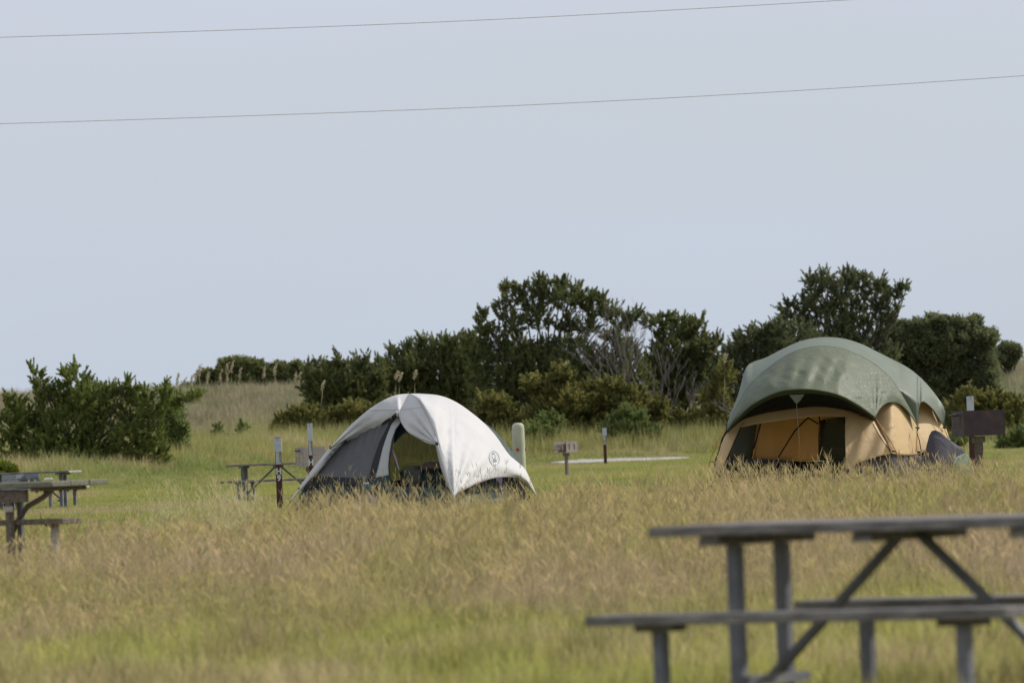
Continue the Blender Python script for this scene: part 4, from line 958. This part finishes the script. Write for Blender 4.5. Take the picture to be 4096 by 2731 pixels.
wall('back_wall', WA, WD, -.02, .50, GREENF, inset=.12, bul=.06); wall('back_wall', WD, WC, -.02, .50, GREENF, inset=.12, bul=.06); wall('back_wall', WC, WB, -.02, .52, GREENF, inset=.22, bul=.06)
wall('back_window', WA, WD, .505, ZT - .1, MESHW, inset=.14, bul=.06); wall('back_window', WD, WC, .505, ZT - .1, MESHW, inset=.14, bul=.06)
# green inner tent bulging out past the fly at the right
strip('inner_edge', [(1800, 345, 114.9), (1900, 420, 114.95), (1990, 530, 115.0), (2050, 600, 115.0), (2095, 665, 114.9), (2130, 725, 114.8)], [(1800, 352, 114.7), (1895, 460, 114.7), (2000, 615, 114.75), (2060, 665, 114.8), (2090, 690, 114.8), (2130, 735, 114.75)], fabric('green_grey_fabric', (.035, .06, .055), .1, .03, 9, (.012, .03, .03)), tw, bul=.05)
# inner front wall
def dI(x, y):
    base = 113.33 + (x - 110) / 1465 * (111.83 - 113.33); h_ = max(0, (1120 - y) / 1000.)
    return base + .16 + 1.75 * h_ ** 1.5 * (1 if x > 400 else .55)
poly('inner_wall', Z1, [(430, 800), (480, 705), (545, 580), (700, 480), (900, 380), (1045, 300), (1010, 400), (930, 600), (868, 812)], lambda x, y: dI(x, y) + .05 + .022 * math.sin(x * .10 + y * .03), INNER, tw, cuts=12)
poly('zip_panel', Z1, [(1100, 262), (1060, 330), (1000, 400), (945, 510), (895, 650), (855, 805), (905, 806), (935, 700), (968, 560), (1005, 450), (1040, 365), (1110, 270)], lambda x, y: dI(x, y) + .02, BLK, tw)
poly('inner_door', Z1, [(1110, 275), (1040, 365), (1005, 450), (968, 560), (935, 700), (905, 806), (1028, 782), (1030, 620), (1052, 490), (1080, 410), (1125, 350)], lambda x, y: dI(x, y) + .03, INW, tw)
tubes('door_trim', Z1, [[(1125, 350, dI(1125, 350)), (1080, 408, dI(1080, 408)), (1052, 490, dI(1052, 490)), (1033, 600, dI(1033, 600)), (1022, 700, dI(1022, 700)), (1030, 800, dI(1030, 800)), (1055, 868, dI(1055, 868))]], .011, BLK, tw)
poly('door_gusset', Z1, [(1120, 350), (1180, 400), (1062, 525), (1070, 450)], lambda x, y: dI(x, y) + .25, GREENF, tw, cuts=3)
poly('lower_wall', Z1, [(140, 1170), (310, 905), (430, 885), (600, 872), (860, 862), (870, 812), (905, 806), (1025, 782), (1045, 850), (1060, 872), (1120, 878), (1300, 885), (1500, 895), (1545, 960), (1575, 1150), (1400, 1190), (700, 1200), (300, 1190)], lambda x, y: dI(x, y) + .03, GREENF, tw, cuts=8)
poly('mesh_band', Z1, [(310, 903), (385, 805), (440, 786), (560, 800), (868, 812), (860, 860), (600, 870), (430, 883)], lambda x, y: dI(x, y) + .02, BLK, tw)
poly('folded_door', Z1, [(795, 858), (895, 862), (890, 905), (872, 945), (790, 940), (800, 900)], lambda x, y: dI(x, y) - .02 + .02 * math.sin(x * .35), TEALF, tw, cuts=14)
poly('door_flap', Z1, [(790, 945), (872, 945), (910, 960), (950, 1010), (940, 1090), (860, 1150), (720, 1150), (690, 1060), (760, 990)], lambda x, y: dI(x, y) - .03, LILAC, tw)
poly('vent_label', Z1, [(806, 842), (860, 842), (862, 857), (808, 857)], lambda x, y: dI(x, y) - .01, CAPM, tw, cuts=1)
poly('door_edge', Z1, [(1043, 560), (1056, 566), (1085, 640), (1100, 700), (1112, 735), (1102, 742), (1078, 670), (1048, 590)], lambda x, y: dI(x, y) + .1, LILAC, tw, cuts=3)
# inside corner of the right wall seen through the door, floor
poly('lower_side', Z1, [(1578, 960), (1640, 900), (1760, 845), (1900, 800), (2060, 800), (2120, 870), (2180, 960), (2240, 1080), (1900, 1200), (1600, 1200)], lambda x, y: 112.05 + (x - 1578) / 712 * 2.6 + .25 + .3 * max(0, (1100 - y) / 300), GREENF, tw, cuts=6)
poly('sill_panel', Z1, [(1600, 1000), (1660, 955), (1760, 945), (1800, 985), (1960, 975), (2060, 1000), (2080, 1150), (1620, 1160)], lambda x, y: 112.05 + (x - 1578) / 712 * 2.6 + .18, TEALF, tw, cuts=6)
fl_ = [Vector((p_.x, p_.y, .02)) for p_ in (WA[-1].lerp(ctr, .1), WB[-1].lerp(ctr, .1), WC[-1].lerp(ctr, .1), WD[-1].lerp(ctr, .1))]
fromlists('floor', fl_, [(0, 1, 2, 3)], GREENF, tw)
# poles, ties, cords
tubes('pole', Z1, [[(x, y + 7, dA(x) + .03) for x, y in arcA[1:]]], .007, DPOLE, tw); tubes('pole', Z1, [[(x - 5, y + 4, dB(x) + .05) for x, y in arcB]], .007, DPOLE, tw); tubes('pole', Z1, [[(x, y + 8, dA(x) + .04) for x, y in arcC]], .007, DPOLE, tw)
tubes('guy_strap', Z1, [[(222, 985, dA(215) - .02), (170, 1060, 113.3), (110, 1160, 113.3)]], .011, BLK, tw)
tubes('pole_clip', Z1, [[(275, 890, 113.4), (312, 912, 113.45)]], .012, BLK, tw)
for x, y, d in ((540, 553, dA(540) - .08), (1418, 524, dB(1420) - .1)):
    tubes('tie', Z1, [[(x - 8, y - 6, d), (x + 3, y - 10, d - .03), (x + 9, y + 1, d - .03), (x, y + 10, d), (x - 9, y + 4, d + .01)]], .010, BLK, tw)
tubes('knot', Z1, [[(1086, 262, 113.2), (1094, 272, 113.15), (1088, 284, 113.15), (1092, 298, 113.2)]], .016, CORD, tw)
tubes('cord', Z1, [[(1560, 960, 111.85), (1572, 985, 111.8), (1580, 1020, 111.8), (1576, 1060, 111.8), (1582, 1110, 111.8)], [(1560, 965, 111.85), (1600, 1015, 111.8), (1580, 990, 111.8)]], .010, CORD, tw)
tubes('cord', Z1, [[(1946, 872, 113.1), (1956, 920, 113.05), (1972, 1000, 113.0)]], .006, CORD, tw)
poly('fly_tab', Z1, [(1908, 806), (1958, 804), (1960, 830), (1950, 868), (1942, 872), (1932, 850), (1912, 824)], lambda x, y: 113.15, LILAC, tw, cuts=3)
tubes('hem', Z1, [[(x, bot(x) + 2, dbt(x) - .01) for x in np.linspace(1562, 2240, 40)]], .008, mat('hem_mauve', (.24, .20, .22), .7), tw)
# printed emblem: oval ring, lantern and rays, laid onto the fly surface
bpy.context.view_layer.update()
def lay(objs, Zf, off=.012):
    trees = [(BVHTree.FromPolygons([o.matrix_world @ v.co for v in o.data.vertices], [tuple(p_.vertices) for p_ in o.data.polygons])) for o in objs]
    def f(x, y):
        d = Zf(x, y, 100.) - Vector((0, 0, CAM_H)); d.normalize(); best = None
        for tr in trees:
            h_ = tr.ray_cast(Vector((0, 0, CAM_H)), d)
            if h_[0] is not None and (best is None or h_[3] < best): best = h_[3]
        return Vector((0, 0, CAM_H)) + d * ((best or 114.) - off)
    return f
def decal(name, polys, f, m, parent):
    V = []; F = []; o = Vector(parent.location)
    for pg in polys:
        b = len(V)
        for x, y in pg: V.append(f(x, y))
        F.append(tuple(range(b, b + len(pg))))
    ob = fromlists(name, V, F, m, parent); md = ob.modifiers.new('Solidify', 'SOLIDIFY'); md.thickness = .002; return ob
def emblem(cx, cy, ang, ra, rb, f, parent, squash=1.0, ok=lambda x, y: True):
    ca, sa = math.cos(ang), math.sin(ang)
    def T(a, b): return (cx + squash * (a * ca - b * sa), cy + a * sa + b * ca)     # a across, b along the long axis
    pg = []; N = 44
    for k in range(N):
        if k % 2 and N * .18 < k < N * .36: continue
        t0, t1 = 2 * math.pi * k / N, 2 * math.pi * (k + 1) / N
        pg.append([T(ra * math.cos(t0), rb * math.sin(t0)), T(ra * math.cos(t1), rb * math.sin(t1)), T(ra * .90 * math.cos(t1), rb * .945 * math.sin(t1)), T(ra * .90 * math.cos(t0), rb * .945 * math.sin(t0))])
    for t_ in (-.45, -.05, .35, math.pi - .35, math.pi + .05, math.pi + .45):
        c_, s_ = math.cos(t_), math.sin(t_); n_ = (-s_ * 1.3, c_ * 1.3)
        pg.append([T(ra * .52 * c_ + n_[0], rb * .60 * s_ + n_[1]), T(ra * .80 * c_ + n_[0], rb * .80 * s_ + n_[1]), T(ra * .80 * c_ - n_[0], rb * .80 * s_ - n_[1]), T(ra * .52 * c_ - n_[0], rb * .60 * s_ - n_[1])])
    pg.append([T(-ra * .30, -rb * .62), T(0, -rb * .84), T(ra * .30, -rb * .62), T(ra * .3, -rb * .55), T(-ra * .3, -rb * .55)])
    for sx_ in (-1, 1): pg.append([T(sx_ * ra * .24, -rb * .52), T(sx_ * ra * .32, -rb * .52), T(sx_ * ra * .32, rb * .0), T(sx_ * ra * .24, rb * .0)])
    pg.append([T(-ra * .30, -rb * .0), T(ra * .30, -rb * .0), T(ra * .14, rb * .16), T(-ra * .14, rb * .16)])
    pg.append([T(-ra * .30, rb * .22), T(ra * .30, rb * .22), T(ra * .42, rb * .52), T(-ra * .42, rb * .52)])
    pg = [q_ for q_ in pg if all(ok(*v) for v in q_)]
    decal('emblem', pg, f, INK, parent)
lf = lay([fr], Z1)
emblem(1891, 644, R(-14), 43, 60, lf, tw)
lf2 = lay([o for o in tw.children if o.name.startswith('fly_corner')], Z1)
emblem(520, 640, R(38), 16, 52, lf2, tw)
lf3 = lay([ff], Z1, .006)
bm = bmesh.new(); tube(bm, [lf3(x, y) for x, y in icurve([(866, 246), (960, 246), (1090, 243), (1200, 234), (1296, 222)])], .006, 6); build('fly_seam', bm, mat('seam_grey', (.60, .60, .60), .7), tw, True)
# gear seen through the open door
def lump(name, label, c, rad, m, seed, sag=.25, squash=.6):
    bm = bmesh.new(); bmesh.ops.create_icosphere(bm, subdivisions=4, radius=1)
    from mathutils import noise as mn
    for v in bm.verts:
        q_ = v.co.copy(); k = 1 + sag * (mn.noise(q_ * 1.6 + Vector((seed, 0, 0)))) + .06 * mn.noise(q_ * 5)
        v.co = Vector((math.copysign(abs(q_.x) ** squash, q_.x) * rad[0], math.copysign(abs(q_.y) ** squash, q_.y) * rad[1], math.copysign(abs(q_.z) ** .8, q_.z) * rad[2])) * k
    o = build(name, bm, m, None, True); o.location = c; return o
c_ = Z1(1215, 800, 113.6)
tag(lump('duffel_bag', '', c_, (.20, .22, .165), fabric('bag_grey_fabric', (.10, .10, .08), .05, .02, 6), 3), 'dull grey bag slumped in the white tent doorway', 'bag')
c_ = Z1(1390, 712, 113.5)
o = tag(lump('rolled_blanket', '', c_, (.17, .14, .075), fabric('blanket_brown_fabric', (.13, .095, .08), .05, .02, 8), 5), 'brown rolled blanket lying on the stacked bedding in the white tent', 'blanket')
c_ = Z1(1400, 830, 113.6)
tag(lump('bedding_pile', '', Vector((c_.x, c_.y, c_.z - .05)), (.22, .3, Z1(1390, 745, 113.6).z - c_.z + .05), GREENF, 7, .1, .5), 'dark green pile of bedding under the rolled blanket in the white tent', 'bedding')

# ------------------------------------------------------------------ green tent
GFLY = fabric('fly_green', (.148, .166, .100), .15, .024, 3.4, (.122, .140, .084), marks=True, rough=.55)
GROOF = fabric('fly_green_sheen', (.178, .205, .148), .15, .012, 3.0, (.158, .185, .132), rough=.5)  # same fly cloth, paler on the roof: its sheen is put into the colour
GRIM = fabric('fly_rim_olive', (.13, .155, .095), .3, .006, 4)
TAN = fabric('tan_fabric', (.92, .72, .42), .42, .016, 4.0, (.87, .67, .385))
GREYV = fabric('grey_violet_fabric', (.105, .094, .118), .12, .02, 3, (.078, .070, .088))
DARKF = fabric('charcoal_fabric', (.022, .018, .022), .08, .01, 5, rough=.95); DARKF.node_tree.nodes['Principled BSDF'].inputs['Specular IOR Level'].default_value = .05
PALEG = fabric('pale_green_fabric', (.26, .33, .25), .2, .03, 7)
NAVY = mat('black_screen', (.012, .012, .016), .8)
WINM = mat('window_mesh', (.075, .075, .06), .8, transp=.16)
tg = thing('cabin_tent', (Z2(900, 1100, 100.3).x, 100.3, 0), 'large green and tan dome tent with an open front standing in the long grass', 'tent', absolute=True)
sil = [(258, 735), (275, 660), (300, 590), (340, 490), (372, 370), (395, 300), (440, 262), (530, 232), (640, 175), (750, 125), (850, 97), (960, 86), (1080, 96), (1200, 132), (1300, 180), (1420, 240), (1520, 292), (1600, 350), (1680, 430), (1750, 520), (1790, 590), (1800, 722)]
hoop = [(258, 738), (310, 605), (400, 452), (500, 345), (640, 238), (760, 176), (900, 147), (1040, 158), (1150, 192), (1270, 252), (1380, 340), (1460, 440), (1530, 552), (1580, 650), (1603, 712)]
hood = [(258, 746), (330, 662), (420, 572), (540, 502), (650, 462), (780, 450), (900, 458), (1050, 492), (1180, 560), (1270, 622), (1305, 650)]
sc1 = [(1305, 650), (1330, 595), (1380, 548), (1440, 540), (1500, 570), (1560, 642), (1603, 710)]
sc2 = [(1603, 712), (1608, 610), (1622, 548), (1650, 540), (1710, 592), (1760, 668), (1800, 732)]
fs, fh = f_of_x(sil), f_of_x(hoop); fhd, f1, f2 = f_of_x(hood), f_of_x(sc1), f_of_x(sc2)
def dS(x): return float(np.interp(x, [258, 440, 900, 1300, 1600, 1800], [99.3, 100.9, 101.5, 101.7, 101.7, 101.5]))
def dH(x): return float(np.interp(x, [258, 500, 900, 1300, 1603], [99.25, 99.7, 100.05, 100.4, 100.8]))
def dHd(x): return float(np.interp(x, [258, 500, 780, 1050, 1305, 1450, 1603], [99.2, 98.75, 98.6, 98.7, 99.2, 100.1, 100.8]))
def wrg(x, y, v, u_):
    r = math.exp(-math.hypot(x - 1305, y - 650) / 220); a = math.atan2(650 - y, 1305 - x); r2 = math.exp(-math.hypot(x - 1603, y - 710) / 200); a2 = math.atan2(710 - y, 1603 - x)
    e_ = min(1, 4 * v * (1.03 - v))
    fold = .035 * math.sin(x * .05 + y * .02) * math.exp(-((y - 330) / 120) ** 2) * math.exp(-((x - 750) / 300) ** 2)
    return (.022 * math.sin(a * 17) * r + .018 * math.sin(a2 * 14) * r2 + fold * 1.3) * e_ + .09 * nz1(x, y, 130, 5) * e_ + .05 * nz1(x * .7 + y * .4, y * 1.3 - x * .5, 50, 8) * e_
pr_ = lambda x, y: 1.0 if (1030 < x < 1500 and 300 < y < 640 and (y - 300) > -(x - 1280) * 1.0 * (x < 1280) - 10 and y > 300 + abs(x - 1280) * .45) else 0.0
xs = list(np.linspace(259, 1603, 150))
g1_ = sheet('fly_hood', Z2, xs, fh, lambda x: fhd(x) if x < 1305 else f1(x), dH, dHd, GFLY, tg, rows=44, bulge=.16, wr=wrg, attr=pr_)
sheet('fly_roof', Z2, list(np.linspace(1603, 1800, 50)), fs, f2, dS, lambda x: 100.8 + (x - 1603) / 197 * .75, GROOF, tg, rows=26, bulge=.03, cap=190, wr=lambda x, y, v, u_: .03 * nz1(x, y, 80, 9) * min(1, 4 * v * (1.02 - v)))
xs = list(np.linspace(259, 1603, 110))
g2_ = sheet('fly_roof', Z2, xs, fs, lambda x: fh(x) if x < 1603 else f2(x), dS, lambda x: dH(x) if x < 1603 else 100.8 + (x - 1603) / 197 * .75, GROOF, tg, rows=26, bulge=.03, cap=190, wr=lambda x, y, v, u_: .03 * nz1(x, y, 80, 9) * min(1, 4 * v * (1.02 - v)))
def closing(name, x0, x1, d1, m, z1=0.0):
    V = []; F = []; n = 40; r_ = 12
    for i in range(n + 1):
        x = x0 + (x1 - x0) * i / n; a = Z2(x, fs(x), dS(x)); f = i / n
        b = Vector((Z2(x0 + 60 + (x1 - x0 - 160) * f, 900, d1).x, d1 - .5 * abs(f - .5), z1))
        for j in range(r_ + 1):
            t_ = j / r_; p_ = a.lerp(b, t_); p_.y = a.y + (b.y - a.y) * math.sin(t_ * math.pi / 2) ; V.append(p_)
    for i in range(n):
        for j in range(r_): k = i * (r_ + 1) + j; F.append((k, k + 1, k + r_ + 2, k + r_ + 1))
    o = fromlists(name, V, F, m, tg, True); md = o.modifiers.new('Solidify', 'SOLIDIFY'); md.thickness = .004
closing('fly_rear', 262, 1798, 103.4, GROOF, 1.35)
# rim and black screen band
strip2 = lambda nm, up, lo, x0, x1, d0, d1, m, bul=0: sheet(nm, Z2, list(np.linspace(x0, x1, 70)), up, lo, d0, d1, m, tg, rows=4, bulge=bul)
rim_low = f_of_x([(262, 758), (330, 690), (420, 606), (540, 532), (650, 497), (780, 484), (900, 486), (1050, 514), (1180, 578), (1270, 632), (1303, 655)])
strip2('fly_rim', lambda x: fhd(x) - 2, rim_low, 262, 1303, lambda x: dHd(x) + .01, lambda x: dHd(x) + .14, GRIM)
tantop = f_of_x([(240, 775), (330, 692), (400, 650), (560, 610), (750, 582), (900, 570), (1080, 590), (1180, 618), (1290, 668)])
dF = lambda x, y: 99.35 + float(np.interp(x, [160, 1090, 1420], [.0, .0, .15])) + .55 * max(0, (1060 - y) / 500.) ** 1.6
strip2('screen_band', lambda x: rim_low(x) - 8, lambda x: tantop(x) + 4, 262, 1300, lambda x: dHd(x) + .16, lambda x: dF(x, tantop(x)) + .0, NAVY)
poly('fly_tab', Z2, [(698, 492), (806, 488), (778, 530), (750, 556), (738, 545)], lambda x, y: dHd(x) + .02, GFLY, tg, cuts=4)
tubes('cord', Z2, [[(750, 556, 98.7), (756, 640, 98.8), (770, 800, 98.9), (778, 1060, 99.0)]], .0032, mat('speckled_cord', (.16, .14, .14), .7, (.5, .45, .42), 120, stretch=(1, 1, 1)), tg)
# tan front
poly('front_wall', Z2, [(236, 772), (330, 690), (400, 648), (360, 716), (330, 780), (300, 852), (250, 965), (205, 1062), (178, 985), (195, 900)], dF, TAN, tg, cuts=6)
poly('front_band', Z2, [(400, 648), (480, 628), (560, 609), (750, 581), (900, 569), (1000, 578), (1092, 590), (1092, 646), (1000, 640), (900, 641), (700, 661), (500, 690), (358, 718)], lambda x, y: dF(x, y) + .004 * math.sin(x * .2), TAN, tg, cuts=8)
poly('front_wall', Z2, [(1090, 588), (1180, 616), (1290, 666), (1345, 770), (1425, 902), (1300, 930), (1200, 966), (1094, 1020)], lambda x, y: dF(x, y) - .02 + .02 * math.sin((x + y * .35) * .045), TAN, tg, cuts=12)
dSd = lambda x, y: float(np.interp(x, [1280, 1425, 1602, 1850], [99.62, 99.64, 100.82, 101.65])) + .75 * max(0, (950 - y) / 500.) ** 1.5 - .12 * math.sin(math.pi * min(1, max(0, (x - 1280) / 322 if x < 1602 else (x - 1602) / 240)))
dL = lambda x: float(np.interp(x, [1094, 1425, 1602, 1960], [99.44, 99.67, 100.85, 101.9]))
poly('side_wall', Z2, [(1278, 640), (1340, 520), (1440, 500), (1540, 540), (1606, 640), (1604, 800), (1600, 915), (1500, 915), (1425, 905), (1345, 772)], dSd, TAN, tg, cuts=8)
poly('side_wall', Z2, [(1602, 720), (1600, 520), (1660, 510), (1740, 600), (1800, 715), (1822, 790), (1845, 835), (1760, 870), (1650, 893), (1602, 915)], dSd, TAN, tg, cuts=8)
poly('lower_side', Z2, [(1094, 1018), (1200, 964), (1300, 928), (1425, 903), (1600, 912), (1650, 890), (1760, 868), (1850, 835), (1930, 900), (1960, 1120), (1500, 1180), (1090, 1180)], lambda x, y: dL(x) + .012 * math.sin((x + y * .3) * .06), GREYV, tg, cuts=10)
poly('lower_front', Z2, [(170, 985), (206, 1064), (210, 1086), (1092, 1040), (1094, 1180), (110, 1190), (135, 1110)], lambda x, y: dF(x, y) + .02, DARKF, tg, cuts=6)
poly('door_sill', Z2, [(200, 1088), (212, 1020), (260, 1012), (300, 1030), (350, 1056), (360, 1076)], lambda x, y: dF(x, y) - .01, mat('rust_sill', (.16, .065, .04), .8, (.11, .05, .035), 10), tg, cuts=3)
tubes('sill_piping', Z2, [[(210, 1088, 99.3), (500, 1066, 99.3), (800, 1052, 99.3), (1090, 1040, 99.3)]], .005, mat('rust_piping', (.25, .14, .08), .7), tg)
tubes('door_zip', Z2, [[(1090, 646, dF(1090, 646) - .03), (1090, 800, dF(1090, 800) - .03), (1092, 1020, 99.3)], [(358, 718, dF(358, 718) - .02), (300, 852, dF(300, 852) - .02), (205, 1062, 99.3)]], .006, DARKF, tg)
# interior: rear wall, windows, floor tub
TANIN = fabric('tan_inner_fabric', (.86, .62, .32), .6, .014, 4.5, (.80, .57, .28))
poly('rear_wall', Z2, [(480, 640), (700, 560), (930, 540), (1100, 560), (1100, 655), (1085, 645), (960, 660), (915, 672), (912, 955), (770, 962), (610, 945), (440, 940)], lambda x, y: 102.4 - .5 * abs(x - 800) / 400 + .012 * math.sin(x * .05), TANIN, tg, cuts=8)
poly('window', Z2, [(915, 670), (960, 658), (1040, 640), (1200, 640), (1200, 960), (915, 955)], lambda x, y: 102.2, WINM, tg, cuts=2)
poly('window', Z2, [(250, 690), (500, 640), (470, 800), (430, 942), (250, 942)], lambda x, y: 102.0, WINM, tg, cuts=2)
poly('floor_tub', Z2, [(180, 935), (440, 940), (620, 945), (770, 962), (1180, 955), (1300, 1180), (130, 1180)], lambda x, y: 102.5 - (y - 940) / 240 * 2.9, DARKF, tg, cuts=4)
tubes('inner_pole', Z2, [[(845, 640, 102.), (800, 680, 102.), (740, 742, 101.9), (690, 820, 101.9), (640, 900, 101.9), (615, 940, 101.9)], [(835, 655, 102.), (905, 695, 102.)]], .011, mat('brown_webbing', (.06, .035, .025), .7), tg)
tubes('inner_pole', Z2, [[(912, 640, 102.), (908, 790, 102.), (910, 950, 102.)], [(500, 690, 101.9), (460, 830, 101.9), (430, 940, 101.9)]], .010, DARKF, tg)
poly('inner_strap', Z2, [(446, 880), (466, 850), (455, 938), (438, 940)], lambda x, y: 101.8, ORG, tg, cuts=1)
# sleeve at the right
def dV(x, y): return 100.6 + (x - 1650) / 300 * .9 - .28 * math.sin(math.pi * max(0, min(1, (x - 1640) / 310)))
poly('sleeve', Z2, [(1630, 1080), (1645, 960), (1665, 850), (1685, 775), (1702, 746), (1728, 738), (1760, 752), (1800, 785), (1850, 822), (1905, 862), (1936, 892), (1942, 910), (1900, 915), (1872, 930), (1852, 962), (1872, 1010), (1890, 1090)], dV, GREYV, tg, cuts=10)
poly('sleeve_end', Z2, [(1872, 932), (1905, 914), (1944, 898), (1975, 950), (2000, 1010), (2025, 1090), (2030, 1170), (1912, 1170), (1900, 1070), (1880, 1005), (1856, 965)], lambda x, y: dV(x, y) - .1, PALEG, tg, cuts=8)
# poles and straps outside
tubes('pole', Z2, [[(252, 720, 99.2), (205, 800, 99.1), (160, 900, 99.1), (138, 965, 99.1), (124, 1050, 99.1), (116, 1180, 99.1)]], .0075, ORG, tg)
tubes('pole', Z2, [[(1308, 660, 99.2), (1370, 750, 99.2), (1420, 830, 99.2), (1450, 890, 99.2), (1485, 985, 99.2), (1500, 1080, 99.2)]], .0075, ORG, tg)
tubes('pole', Z2, [[(1602, 740, 100.6), (1594, 830, 100.6), (1592, 890, 100.6)]], .0065, ORG, tg); tubes('pole', Z2, [[(1793, 726, 101.5), (1808, 770, 101.5), (1822, 800, 101.5)], [(1910, 790, 101.7), (1926, 830, 101.7), (1932, 880, 101.7)]], .0065, ORG, tg)
tubes('strap', Z2, [[(258, 738, 99.15), (225, 800, 99.1), (205, 880, 99.1), (178, 955, 99.1)], [(262, 750, 99.15), (235, 790, 99.1), (220, 830, 99.1)]], .0085, BLK, tg)
tubes('strap', Z2, [[(1306, 655, 99.1), (1345, 740, 99.1), (1385, 820, 99.1), (1415, 895, 99.1)], [(1285, 690, 99.2), (1340, 790, 99.2), (1412, 890, 99.2)]], .006, BLK, tg)
tubes('strap', Z2, [[(1603, 712, 100.6), (1598, 760, 100.5), (1615, 810, 100.5), (1628, 890, 100.5)], [(1600, 745, 100.5), (1610, 720, 100.5)]], .007, BLK, tg)
tubes('strap', Z2, [[(1797, 600, 101.4), (1798, 650, 101.4), (1796, 722, 101.4)], [(1880, 795, 101.9), (1895, 850, 101.9)]], .006, BLK, tg)
for x, y, d in ((1435, 888, 99.15), (1612, 893, 100.5), (152, 962, 99.05), (1602, 722, 100.6), (1793, 722, 101.4)):
    tubes('buckle', Z2, [[(x - 14, y - 2, d), (x + 14, y + 2, d)]], .013, BLK, tg)
tubes('fly_seam', Z2, [[(x, fh(x) + 2, dH(x) - .01) for x in np.linspace(262, 1600, 90)]], .0065, mat('seam_dark_green', (.07, .10, .075), .7), tg)
tubes('fly_piping', Z2, [[(x, (fhd(x) if x < 1305 else f1(x)) + 1, dHd(x) - .005) for x in np.linspace(262, 1602, 90)]], .006, mat('piping_green', (.10, .13, .09), .7), tg)
tubes('fly_piping', Z2, [[(x, f2(x) + 1, 100.8 + (x - 1603) / 197 * .75) for x in np.linspace(1607, 1798, 40)]], .006, MATS['piping_green'], tg)

for o in bpy.data.objects:
    if '_abs' in o: del o['_abs']
